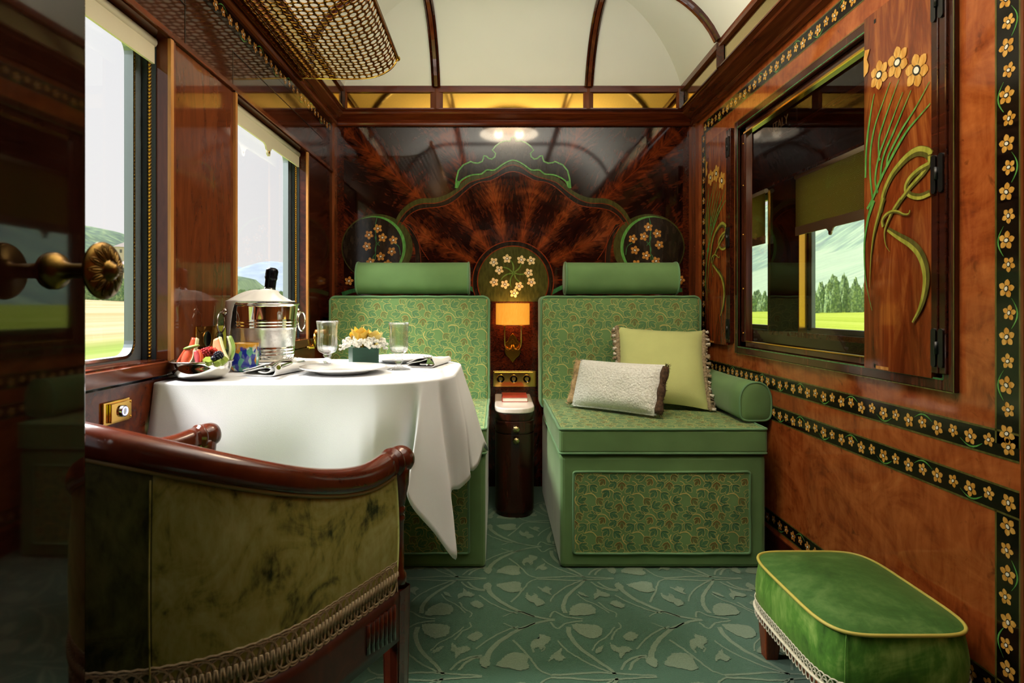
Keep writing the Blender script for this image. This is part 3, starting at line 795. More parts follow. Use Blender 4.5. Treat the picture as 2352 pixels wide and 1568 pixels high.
def rib(pts, across, name):
    """moulded rib that follows the ceiling; across = unit vector of its width"""
    mb = MB('mahogany_dark'); N = len(pts)
    sec = [(-.021, .002), (-.021, -.012), (-.014, -.017), (-.011, -.013), (-.008, -.02), (.008, -.02), (.011, -.013), (.014, -.017), (.021, -.012), (.021, .002)]
    pts = [Vector(p) for p in pts]; A = Vector(across); b = 0
    for i, p in enumerate(pts):
        t = (pts[min(N-1, i+1)]-pts[max(0, i-1)]).normalized(); up = t.cross(A)
        if up.z < 0: up = -up
        for a_, d_ in sec: mb.v.append(p+A*a_+up*d_)
    m_ = len(sec)
    for i in range(N-1):
        for k in range(m_-1): mb.face((i*m_+k, i*m_+k+1, (i+1)*m_+k+1, (i+1)*m_+k), 'mahogany' if k in (4,) else None, False)
    mb.face(range(m_)); mb.face(range((N-1)*m_, N*m_))
    return struct(mb.build(name))
n_ = 0
for xr in (P(1002, 195, cy1).x, P(1352, 195, cy1).x):
    n_ += 1
    ys_ = [cy1-DC*i/16 for i in range(17)]+[1.5, .5, -1.5]
    rib([(xr, y, ceil_z(xr, y)) for y in ys_], (1, 0, 0), 'trim_%d' % n_)
for yr in (cx1*F/(1651-CX), 1.18, -.1):
    n_ += 1
    xs_ = [cx0+DC*i/16 for i in range(17)]+[cx1-DC*i/16 for i in range(16, -1, -1)]
    rib([(x, yr, ceil_z(x, yr)) for x in xs_], (0, 1, 0), 'trim_%d' % n_)
# ---- cornice and mirrored frieze
prof = [(0, 1.818), (.012, 1.818), (.02, 1.822), (.024, 1.830), (.021, 1.838), (.014, 1.842), (.018, 1.846), (.03, 1.851), (.043, 1.858), (.05, 1.862), (.058, 1.866), (.061, 1.873), (.056, 1.879), (.062, 1.882), (.07, 1.884)]
def cornice(name, mp, u0f, u1f, panels, mats):
    mb = MB(mats[0])
    for (d0, z0), (d1, z1) in zip(prof, prof[1:]):
        mb.poly([mp(u0f(d0), z0, d0), mp(u1f(d0), z0, d0), mp(u1f(d1), z1, d1), mp(u0f(d1), z1, d1)])
    d = DF
    U0, U1 = u0f(d), u1f(d)
    # top rail with a bead, bottom rail
    for z0, z1, e in ((1.968, 1.982, .004), (1.982, 2.0, .0), (1.884, 1.890, .002)):
        mb.poly([mp(U0, z0, d+e), mp(U1, z0, d+e), mp(U1, z1, d+e), mp(U0, z1, d+e)])
    for z0, e0, z1, e1 in ((1.968, .004, 1.966, -.008), (1.890, .002, 1.893, -.008), (1.982, .004, 1.982, 0)):
        mb.poly([mp(U0, z0, d+e0), mp(U1, z0, d+e0), mp(U1, z1, d+e1), mp(U0, z1, d+e1)])
    mb.poly([mp(U0, 2.0, d), mp(U1, 2.0, d), mp(U1, 2.0, 0), mp(U0, 2.0, 0)])
    us = [U0]+[e for p in panels for e in p]+[U1]
    for i in range(0, len(us), 2):
        a_, b_ = us[i], us[i+1]; m_ = (a_+b_)/2
        mb.poly([mp(a_, 1.886, d-.006), mp(m_, 1.886, d+.008), mp(m_, 1.984, d+.008), mp(a_, 1.984, d-.006)], mats[1])
        mb.poly([mp(m_, 1.886, d+.008), mp(b_, 1.886, d-.006), mp(b_, 1.984, d-.006), mp(m_, 1.984, d+.008)], mats[1])
    o = struct(mb.build(name, fix=False))
    for a_, b_ in panels:
        q = MB(mats[2]); q.poly([mp(a_, 1.886, d-.008), mp(b_, 1.886, d-.008), mp(b_, 1.972, d-.008), mp(a_, 1.972, d-.008)]); q.build('mirror_panel', o, fix=False)
    return o
pxs = lambda x: P(x, 0, cy1).x
cornice('trim_6', mB, lambda d: XL+d*kL, lambda d: XR-d*kR, [(pxs(797), pxs(988)), (pxs(1017), pxs(1340)), (pxs(1363), pxs(1554))], ('mahogany_cross', 'mahogany_vertical', 'mirror_gold'))
yr0 = cx1*F/(1651-CX)
cornice('trim_7', lambda u, v, l: (XR-l*kR, u, v), lambda d: YN, lambda d: YW-d, [(-.06, 1.14), (1.22, yr0-.035), (yr0+.035, cy1-.02)], ('mahogany', 'mahogany_dark', 'mirror_pale'))
cornice('trim_8', lambda u, v, l: (XL+l*kL, u, v), lambda d: YN, lambda d: YW-d, [(-.06, 1.14), (1.22, yr0-.035), (yr0+.035, cy1-.02)], ('mahogany', 'mahogany_dark', 'mirror_pale'))
# ================================================================== FOLDING SHUTTERS (marquetry)
XS = .984
def shutter(label, y_h, sgn, loc):
    """y_h: hinge side; the leaf runs from there by sgn towards +Y / -Y; art is traced on the near leaf"""
    t = thing('folding_shutter', label, 'shutter', loc)
    y_near, y_far = onX(2139, 0, XS).y, onX(1985, 0, XS).y
    conv = lambda Y: y_h+sgn*(Y-y_near)
    mS = lambda u, v, l: (XS-l, conv(u), v)
    mb = MB('flame')
    z0, z1 = .742, 1.672
    mb.prism([(y_near, z0), (y_far, z0), (y_far, z1), (y_near, z1)], mS, -.012, 0, 'flame')
    inside = lambda q: all(y_near < x < y_far for x, y in q)
    def A(x, y): p = onX(1940+x/3.733, 60+y/3.733, XS); return (min(max(p.y, y_near+.0005), y_far-.0005), p.z)
    def B(x, y): p = onX(1940+x/3.563, 460+y/3.563, XS); return (min(max(p.y, y_near+.0005), y_far-.0005), p.z)
    rr = random.Random(2)
    for (x, y, r) in ((300, 418, .038), (458, 310, .040), (622, 378, .041)):
        flower(mb, *A(x, y), r, rr.uniform(0, 6), mS, 'petal_yellow', .0016, 6)
    q = A(190, 330)
    mb.flat([(y_far-.0004, q[1]-.03), (y_far-.018, q[1]-.022), (y_far-.022, q[1]-.005), (y_far-.014, q[1]+.012), (y_far-.026, q[1]+.035), (y_far-.006, q[1]+.04), (y_far-.0004, q[1]+.02)], mS, 'petal_yellow', .0016)
    LF = [.0012]
    def nl():
        LF[0] += .00012; return LF[0]
    tp = lambda w: (lambda s: w*(.35+.65*smooth(s*2)))
    for pts, w in (([(258, 580), (235, 700), (205, 900), (188, 1080), (182, 1300)], .0075), ([(395, 480), (330, 660), (265, 850), (228, 1050), (222, 1250), (238, 1440), (248, 1490)], .0068),
                   ([(470, 460), (400, 650), (340, 820), (300, 960), (297, 1100), (308, 1150)], .0062), ([(505, 565), (440, 730), (370, 920), (310, 1080), (275, 1230), (268, 1340), (288, 1430)], .0068),
                   ([(575, 550), (500, 730), (420, 920), (350, 1080), (320, 1200), (312, 1320)], .0068), ([(735, 475), (620, 690), (500, 880), (410, 1050), (375, 1130), (365, 1210)], .0068),
                   ([(745, 660), (640, 780), (540, 900), (450, 1050), (380, 1180), (320, 1300), (250, 1470), (200, 1568)], .0085)):
        mb.ribbon([A(*p) for p in catmull(pts, 5)], tp(w), mS, 'inlay_green', nl())
    mb.ribbon([B(*p) for p in catmull([(245, 0), (205, 120), (185, 220), (168, 350), (170, 560), (190, 720), (230, 900)], 6)], lambda s: .011*(1-s)+.001, mS, 'inlay_green', nl())
    def leaf(f, pts, w0, off, mt1='inlay_lime', mt2='inlay_moss', flip=1):
        q = [f(*p) for p in catmull(pts, 7)]
        mb.ribbon(q, w0, mS, mt2, nl())
        o2 = []
        for i, (x, y) in enumerate(q):
            xa, ya_ = q[max(0, i-1)]; xb, yb_ = q[min(len(q)-1, i+1)]; L = math.hypot(xb-xa, yb_-ya_) or 1
            ww = (w0(i/(len(q)-1)) if callable(w0) else w0)*off*flip
            o2.append((min(max(x-(yb_-ya_)/L*ww, y_near+.0005), y_far-.0005), y+(xb-xa)/L*ww))
        mb.ribbon(o2, (lambda s: (w0(s) if callable(w0) else w0)*.5), mS, mt1, nl())
    leaf(A, [(315, 1600), (345, 1430), (400, 1300), (470, 1200), (560, 1110), (640, 1070), (710, 1080), (742, 1110)], lambda s: .016+.010*s, .2, flip=-1)
    leaf(A, [(742, 1110), (738, 1170), (690, 1250), (610, 1340), (555, 1400)], lambda s: .016-.004*s, .2)
    leaf(A, [(735, 1185), (640, 1240), (560, 1320), (535, 1400), (580, 1450), (660, 1460), (745, 1425)], .015, .22)
    leaf(A, [(560, 1400), (500, 1480), (440, 1568)], .013, .2)
    leaf(B, [(330, -20), (290, 120), (255, 250), (235, 380), (222, 520), (215, 710)], lambda s: .016*(1-s)+.001, .2)
    leaf(B, [(470, -10), (410, 80), (370, 160), (342, 240), (338, 300), (350, 370), (382, 420)], lambda s: .013*(1-s*.9), .2)
    leaf(B, [(548, 80), (535, 112), (495, 115), (450, 95), (400, 92), (350, 120), (322, 165), (328, 215)], lambda s: .004+.009*s, .2)
    leaf(B, [(365, 235), (450, 290), (550, 350), (620, 420), (665, 520), (682, 640), (664, 780), (625, 900), (568, 1000)], lambda s: .004+.02*math.sin(PI*min(1, .12+s*.86)), .26)
    if sgn > 0:
        mb.box(XS-.0006, XS, conv(y_far)-.05, conv(y_far)-.042, z0+.004, z0+.014, 'black_iron'); mb.box(XS-.0006, XS, conv(y_far)-.1, conv(y_far)-.05, z0+.002, z0+.01, 'petal_amber')
        mb.box(XS-.0006, XS, conv(y_far)-.05, conv(y_far)-.042, z1-.03, z1-.02, 'black_iron')
    pn = mb.build('panel', t, fix=False)
    mb = MB('mahogany_vertical')
    ww = .024 if sgn > 0 else .045
    for k in range(2):
        a_, b_ = y_h-sgn*(k*ww+.001), y_h-sgn*((k+1)*ww-.001)
        m2 = MB('mahogany_dark' if sgn > 0 else 'mahogany_vertical'); m2.box(XS-.002, XS+.02, min(a_, b_), max(a_, b_), z0+.012, z1-.012); m2.build('stile', t, bevel=.003)
    for zz in (.812, 1.2, 1.585):
        m2 = MB('black_iron')
        ym = y_h-sgn*ww
        for s_ in (-1, 1):
            yc = ym+s_*.011
            pts = arc(yc, zz+.036, .0075, 0, 180, 8)+arc(yc, zz-.036, .0075, 180, 360, 8)
            m2.prism(pts, lambda u, v, l: (XS-.002-l, u, v), 0, .004, 'black_iron')
        m2.tube([(XS-.006, ym, zz-.014), (XS-.006, ym, zz+.014)], .005, 8)
        m2.build('hinge', t)
    return t
shutter('marquetry window shutter with daffodils, folded over the near end of the corridor window', onX(2139, 0, XS).y, 1, (XS, onX(2139, 0, XS).y, .742))
shutter('narrow-looking marquetry shutter beyond the corridor window, beside the right seat', onX(1668, 0, XS).y, 1, (XS, onX(1668, 0, XS).y, .742))
# ================================================================== ROLLER BLINDS
def blind(name, label, x, y0, y1, ztop, zbot, face, cloth, tab=True, group=None):
    t = thing(name, label, 'window blind', (x, (y0+y1)/2, ztop), group)
    mb = MB('blind_cloth'); mb.tube([(x, y0, ztop-.012), (x, y1, ztop-.012)], .014, 14); mb.build('roller', t)
    xf = x+face*.006
    mb = MB(cloth); mb.box(min(xf, xf+.0012), max(xf, xf+.0012), y0+.004, y1-.004, zbot+.04, ztop-.012); mb.build('cloth', t)
    mb = MB('blind_cloth'); m3 = lambda u, v, l: (xf+l, u, v)
    ym = (y0+y1)/2
    pts = [(y0+.004, zbot+.05), (y0+.004, zbot), (ym-.045, zbot), (ym-.03, zbot-.004), (ym-.02, zbot-.018)]+arc(ym, zbot-.024, .015, 160, 380, 10)+[(ym+.03, zbot-.004), (ym+.045, zbot), (y1-.004, zbot), (y1-.004, zbot+.05)]
    mb.prism(pts, m3, -.003, .003, 'blind_cloth'); mb.build('hem_bar', t)
    mb = MB('brass'); mb.lathe([(.0, .0045), (.0055, .0045), (.0055, -.0045), (0, -.0045)], (xf, ym, zbot-.024), 12, axis='X'); mb.build('eyelet', t)
    return t
blind('roller_blind', 'cream roller blind rolled up in the window nearest the door', XL-.035, .805, 1.49, WZ1-.002, 1.502, 1, 'blind_cloth', group='cream blinds of the outer windows')
blind('roller_blind', 'cream roller blind with pull tab rolled up above the ice bucket window', XL-.035, 1.89, 2.576, WZ1-.002, 1.502, 1, 'blind_cloth', group='cream blinds of the outer windows')
for k, (a_, b_) in enumerate(cw_):
    lab = {3: 'half-drawn patterned corridor blind with pull tab seen beside the near shutter', 4: 'half-drawn patterned corridor blind farthest along the corridor'}.get(k, 'half-drawn patterned corridor blind mirrored in the dark door')
    blind('corridor_blind', lab, XC-.018, a_+.004, b_-.004, 1.668, 1.318, -1, 'blind_pattern', group='patterned corridor blinds')
mb = MB('ebony')
p0, p1 = onX(1772, 262, XC-.04), onX(1822, 262, XC-.04)
mb.box(XC-.05, XC-.04, min(p0.y, p1.y)-.05, max(p0.y, p1.y)+.3, 1.965, 2.05)
t = tag(mb.build('route_board', loc=(XC-.045, p0.y, 1.965)), 'dark route board lettered ITALY high in the corridor', 'sign')
def text(s, size, loc, rot, mt, name, parent, ext=.0005):
    cu = bpy.data.curves.new(name, 'FONT'); cu.body = s; cu.size = size; cu.extrude = ext; cu.align_x = 'CENTER'; cu.align_y = 'CENTER'
    o = bpy.data.objects.new(name, cu); COL.objects.link(o)
    dg = bpy.context.evaluated_depsgraph_get(); me = bpy.data.meshes.new_from_object(o.evaluated_get(dg))
    bpy.data.objects.remove(o); me.materials.clear(); me.materials.append(MAT[mt])
    o = bpy.data.objects.new(name, me); COL.objects.link(o); o.rotation_euler = rot; o.parent = parent; o.location = Vector(loc)-ORG[parent.name]; ORG[o.name] = ORG[parent.name]
    return o
text('ITALY', .075, (XC-.0512, (p0.y+p1.y)/2, 2.007), (PI/2, 0, -PI/2), 'petal_cream', 'lettering', t)
# ================================================================== THE LANDSCAPE
from mathutils import noise as mn
def gz(x):
    a = abs(x)
    return -1.2 if a < 4 else (-1.2+(.05 if x < 0 else .022)*(a-4))
mb = MB('field_grass')
gx = [-1500, -700, -300, -120, -60, -30, -15, -4, 4, 15, 30, 60, 120, 300, 700, 1500]; gy = [-400, -100, 0, 100, 300, 800, 2000, 4200]
mb.grid(lambda u, v: (gx[round(u*15)], gy[round(v*7)], gz(gx[round(u*15)])), 16, 8, None, False)
struct(mb.build('ground'), 'summer fields beside the line')
def dome(x, y): 
    d = math.hypot((x+300)/95, (y-400)/120)
    return 47*math.exp(-d*d*.8)
def hz(x, y): return gz(x)+dome(x, y)+mn.noise((x*.03, y*.03, 0))*4.5+mn.noise((x*.11, y*.11, 3))*2.2
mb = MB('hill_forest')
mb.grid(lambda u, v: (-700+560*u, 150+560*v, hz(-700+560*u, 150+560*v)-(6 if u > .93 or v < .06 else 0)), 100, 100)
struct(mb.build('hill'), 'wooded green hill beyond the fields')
def mtz(x, k): return (300+x*.0)+110*mn.noise((x*.0016, k, .3))+55*mn.noise((x*.006, k, 1))+20*mn.noise((x*.02, k, 2))
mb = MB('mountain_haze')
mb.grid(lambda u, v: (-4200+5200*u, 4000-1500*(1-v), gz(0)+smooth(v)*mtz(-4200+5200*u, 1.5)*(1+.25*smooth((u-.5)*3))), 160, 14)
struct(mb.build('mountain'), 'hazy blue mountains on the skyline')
mb = MB('slope_forest')
def rs(u, v):
    y = -300+3200*u; x = 150+1500*v
    return (x, y, gz(150)+.42*(x-150)*(1 if v > 0 else 1)+mn.noise((x*.006, y*.006, 5))*28*min(1, v*6)+mn.noise((x*.03, y*.03, 2))*6*min(1, v*8))
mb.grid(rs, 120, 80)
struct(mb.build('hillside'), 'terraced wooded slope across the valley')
def house(label, x, y, z, w, d, h, rot):
    t = thing('house', label, 'house', (x, y, z), 'houses on the green hill')
    t.rotation_euler[2] = rot
    O = Vector((x, y, z))
    def B_(mb, *a): 
        mb.box(a[0]+O.x, a[1]+O.x, a[2]+O.y, a[3]+O.y, a[4]+O.z, a[5]+O.z)
    mb = MB('house_wall'); B_(mb, -w/2, w/2, -d/2, d/2, -3, h); mb.build('walls', t)
    mb = MB('house_roof')
    e = .7
    r0, r1 = h, h+w*.16
    pts = [(-w/2-e, -d/2-e, r0), (w/2+e, -d/2-e, r0), (w/2+e, d/2+e, r0), (-w/2-e, d/2+e, r0), (-w/4, 0, r1), (w/4, 0, r1)]
    b = 0; mb.v = [Vector(p)+O for p in pts]
    for q in ((0, 1, 5, 4), (1, 2, 5), (2, 3, 4, 5), (3, 0, 4), (3, 2, 1, 0)): mb.face(q)
    mb.build('roof', t)
    for k in range(4):
        mb = MB('house_pane'); xx = -w*.36+k*w*.24; B_(mb, xx-.5, xx+.5, -d/2-.08, -d/2+.05, h*.4, h*.75); mb.build('window', t)
for lab, px, py, Yh, w in (('pale house with a flat hipped roof on the green hill, the upper of two', 318, 592, 330, 22), ('pale house low on the green hill, half behind trees', 318, 640, 240, 14)):
    p = P(px, py, Yh); house(lab, p.x, p.y, min(p.z, max(p.z, hz(p.x, p.y)-1)), w, 9, 5.2, .5)
def bush(label, x, y, z, rx, rz, seed, group):
    mb = MB('bush_leaf')
    def fn(u, v):
        t_ = PI*v*.55; a = 2*PI*u
        d = Vector((math.sin(t_)*math.cos(a), math.sin(t_)*math.sin(a), math.cos(t_)))
        o_ = Vector((seed, seed*.7, 0))
        k = 1+.28*mn.noise(d*1.9+o_)+.16*mn.noise(d*4.5+o_)+.10*mn.noise(d*10+o_)+.06*mn.noise(d*22+o_)
        return Vector((x, y, z-.3))+Vector((d.x*rx*k, d.y*rx*k, max(0, d.z+.08)*rz*k))
    mb.grid(fn, 72, 34, None, True, True)
    tag(mb.build('bush', loc=(x, y, z)), label, 'bush', group)
k = 0
for px, Yb, w, h in ((541, 205, 3.2, 4.0), (556, 212, 3.0, 4.4), (575, 222, 3.6, 4.6), (596, 262, 4.4, 5.2), (622, 268, 4.4, 5.2), (648, 276, 4.2, 5), (668, 286, 3.6, 4.2), (208, 120, 2.6, 3.8), (232, 126, 3, 4), (258, 120, 2.8, 4.2), (284, 124, 2.8, 4.4), (310, 128, 3, 4.8), (334, 132, 3, 5)):
    k += 1; x = (px-CX)*Yb/F
    bush('green hedge bush beyond the fields, seen through the window '+('behind the ice bucket' if px > 400 else 'beside the door knob'), x, Yb, gz(x), w*.56, h, k, 'bushes beyond the far window' if px > 400 else 'bushes beyond the near window')
for px, Yb, w, h in ((1702, 152, 3.4, 4.4), (1722, 146, 2.6, 4.2), (1738, 154, 2.8, 4.8), (1756, 148, 2.6, 4.2), (1788, 142, 3, 4), (1820, 138, 3, 4), (1846, 118, 2.2, 3.2), (1866, 112, 2.0, 4.0), (1888, 118, 2.3, 5.4), (1912, 114, 2.3, 6.0), (1938, 119, 2.4, 6.2), (1962, 112, 2.2, 5.2), (1986, 116, 2.3, 5)):
    k += 1; x = (px-CX)*Yb/F
    bush('pale green bush at the far edge of the field, seen through the corridor', x, Yb, gz(x), w*.56, h, k, 'bushes seen through the corridor')
# ================================================================== CAMERA, SKY, LAMPS
cam = bpy.data.cameras.new('camera'); co = bpy.data.objects.new('camera', cam); COL.objects.link(co); sc.camera = co
co.location = (0, 0, H); co.rotation_euler = (PI/2, 0, 0)
cam.sensor_width = 36; cam.sensor_fit = 'HORIZONTAL'; cam.lens = 36*F/2352
cam.shift_x = (1176-CX)/2352; cam.shift_y = -(784-CY)/2352
cam.clip_start = .02; cam.clip_end = 9000
cam.dof.use_dof = True; cam.dof.focus_distance = 2.1; cam.dof.aperture_fstop = 9
w = bpy.data.worlds.new('sky'); sc.world = w; w.use_nodes = True; nt = w.node_tree; nt.nodes.clear()
out = nt.nodes.new('ShaderNodeOutputWorld'); bg = nt.nodes.new('ShaderNodeBackground')
tc = nt.nodes.new('ShaderNodeTexCoord'); sx = nt.nodes.new('ShaderNodeSeparateXYZ'); rp = nt.nodes.new('ShaderNodeValToRGB')
nt.links.new(tc.outputs['Generated'], sx.inputs[0]); nt.links.new(sx.outputs[2], rp.inputs[0])
rp.color_ramp.elements[0].position = .0; rp.color_ramp.elements[0].color = lin('#e9e5e4')
rp.color_ramp.elements[1].position = .9; rp.color_ramp.elements[1].color = lin('#dfe3ea')
nt.links.new(rp.outputs[0], bg.inputs[0]); bg.inputs[1].default_value = 1.0; nt.links.new(bg.outputs[0], out.inputs[0])
def lamp(kind, name, loc, energy, color=(1, 1, 1), target=None, **kw):
    d = bpy.data.lights.new(name, kind); d.energy = energy; d.color = color
    for k_, v_ in kw.items(): setattr(d, k_, v_)
    o = bpy.data.objects.new(name, d); COL.objects.link(o); o.location = loc
    if target is not None: o.rotation_euler = (Vector(target)-Vector(loc)).to_track_quat('-Z', 'Y').to_euler()
    return o
lamp('SUN', 'sun', (-20, 18, 30), 6.0, (1, .96, .9), (-20+10, 18-8.2, 30-9.8), angle=math.radians(24))
lamp('AREA', 'window_fill', (-2.7, 2.0, 3.7), 1050, (1, .97, .93), (-.2, 1.9, .72), shape='RECTANGLE', size=3.2, size_y=1.4)  # added light above the view, no real fitting; brightens the table through the windows
lamp('AREA', 'ceiling_fill', (.09, 1.1, 1.75), 25, (1, .98, .95), (.09, 1.1, 2.4), shape='RECTANGLE', size=1.2, size_y=.8)  # added fill out of frame, bounced off the ceiling into the cabin
lamp('AREA', 'ceiling_fill', (.15, 1.45, 1.85), 11, (1, .97, .92), (.15, 1.45, 3), shape='RECTANGLE', size=1.0, size_y=.9)  # second added fill, brightens the visible ceiling
lamp('POINT', 'corridor_fill', (1.38, 1.25, 2.0), 22, (1, .86, .62), shadow_soft_size=.08)  # added unseen light, lifts the dark corridor and its blinds
lamp('POINT', 'corridor_fill', (1.38, -.6, 2.0), 22, (1, .86, .62), shadow_soft_size=.08)  # another added corridor light, out of view
sc.view_settings.view_transform = 'Standard'; sc.view_settings.look = 'None'; sc.view_settings.exposure = .24; sc.view_settings.gamma = 1
try:
    sc.cycles.use_denoising = True; sc.cycles.denoiser = 'OPENIMAGEDENOISE'
    sc.cycles.max_bounces = 8; sc.cycles.diffuse_bounces = 3; sc.cycles.glossy_bounces = 4; sc.cycles.use_adaptive_sampling = True; sc.cycles.adaptive_threshold = .05; sc.cycles.transmission_bounces = 8; sc.cycles.transparent_max_bounces = 16
    sc.cycles.sample_clamp_indirect = 6; sc.cycles.caustics_reflective = False; sc.cycles.caustics_refractive = False
except Exception: pass
# ================================================================== SEATS
Z_ = .000153
def leafpat(mb, mp, x0, x1, y0, y1, ox=0, oy=0, sc_=1.0):
    """woven sprigs: gold outlined three-lobed leaves on gold stems, inside the rectangle"""
    cl = lambda p: (min(max(p[0], x0), x1), min(max(p[1], y0), y1))
    half_ = [(0, 0), (.09, .10), (.24, .19), (.37, .34), (.45, .55), (.42, .68), (.31, .68), (.19, .55), (.2, .74), (.13, .9), (0, 1.0)]
    outl = half_+[(-x, y) for x, y in reversed(half_[1:-1])]
    strokes = [[(0, .1), (0, .5), (0, .88)], [(.05, .16), (.2, .38), (.36, .6)], [(-.05, .16), (-.2, .38), (-.36, .6)], [(.1, .16), (.24, .27), (.36, .45)], [(-.1, .16), (-.24, .27), (-.36, .45)], [(.05, .46), (.11, .62), (.1, .8)], [(-.05, .46), (-.11, .62), (-.1, .8)]]
    TX, TY = 1307*Z_*sc_, 1059*Z_*sc_
    L = [((100, 320), (215, 545), 1), ((680, 390), (370, 425), 0), ((980, 330), (1240, 470), 0), ((860, 450), (720, 650), 2), ((1210, 550), (955, 690), 0), ((1330, 520), (1330, 800), 2), ((380, 640), (110, 850), 0), ((450, 610), (645, 830), 0),
         ((985, 760), (800, 985), 0), ((1095, 825), (1310, 1045), 0), ((630, 980), (810, 1190), 1), ((1400, 1090), (1675, 985), 0), ((1440, 1200), (1730, 1350), 0), ((830, 1265), (1110, 1105), 0), ((1290, 1120), (1210, 1380), 2), ((520, 1225), (780, 1380), 0)]
    ST = [([(20, 250), (80, 265), (110, 330)], .5), ([(680, 390), (760, 368), (880, 400), (985, 530)], 1), ([(870, 240), (920, 300), (985, 335)], .7), ([(1210, 550), (1260, 520), (1300, 475)], .6), ([(310, 520), (390, 550), (440, 605)], .7), ([(440, 600), (400, 630), (370, 650)], .7),
          ([(770, 775), (870, 735), (1000, 745), (1080, 790), (1098, 830)], 1.1), ([(310, 895), (420, 860), (540, 880), (635, 985)], 1.1), ([(1385, 930), (1345, 1020), (1370, 1120), (1445, 1200)], 1.2), ([(1370, 1110), (1400, 1090)], .8), ([(780, 1280), (830, 1265)], .6), ([(490, 1215), (530, 1230)], .6)]
    for i in range(int((x0-ox)/TX)-2, int((x1-ox)/TX)+2):
        for j in range(int((y0-oy)/TY)-2, int((y1-oy)/TY)+3):
            f = lambda x, y: (ox+i*TX+x*Z_*sc_, oy+j*TY-y*Z_*sc_)
            for b_, t_, ty in L:
                bx, by = f(*b_); tx, ty_ = f(*t_); dx, dy = tx-bx, ty_-by; ln = math.hypot(dx, dy)
                if not (x0-ln < (bx+tx)/2 < x1+ln and y0-ln < (by+ty_)/2 < y1+ln): continue
                w = lambda u, v: (bx+dx*v+dy*u, by+dy*v-dx*u)
                o_ = [cl(w(*p)) for p in outl]
                if max(p[0] for p in o_)-min(p[0] for p in o_) < .002 or max(p[1] for p in o_)-min(p[1] for p in o_) < .002: continue
                inn = lambda p: x0 < p[0] < x1 and y0 < p[1] < y1
                mb.ribbon(o_+[o_[0]], .0012, mp, 'thread_gold', .0008)
                for s_ in strokes:
                    q = [w(*p) for p in s_]
                    if all(inn(p) for p in q): mb.ribbon(q, (.0017 if ty != 2 else .0024), mp, ('thread_dark', 'thread_brown', 'thread_gold')[ty] if ty != 2 else 'thread_brown', .0006)
            for pts, wd in ST:
                q = [f(*p) for p in catmull(pts, 4)]
                if all(x0 < p[0] < x1 and y0 < p[1] < y1 for p in q): mb.ribbon(q, .0027*wd, mp, 'thread_gold', .0009)
def rect_pipe(x0, x1, y0, y1, r, mp, pr, name, parent, mat_='green_piping', lift=0, wob=.0012):
    pts = []
    for cx_, cy_, a in ((x1-r, y1-r, 0), (x0+r, y1-r, 90), (x0+r, y0+r, 180), (x1-r, y0+r, 270)): pts += arc(cx_, cy_, r, a, a+90, 5)
    out = []
    for p, q in zip(pts, pts[1:]+pts[:1]):
        L = math.hypot(q[0]-p[0], q[1]-p[1]); n = max(1, int(L/.05))
        for k in range(n):
            t = k/n; out.append((p[0]+(q[0]-p[0])*t+R.uniform(-wob, wob)*(n > 1), p[1]+(q[1]-p[1])*t+R.uniform(-wob, wob)*(n > 1)))
    mb = MB(mat_); mb.tube([mp(u, v, lift) for u, v in out], pr, 8, closed=True); return mb.build(name, parent)
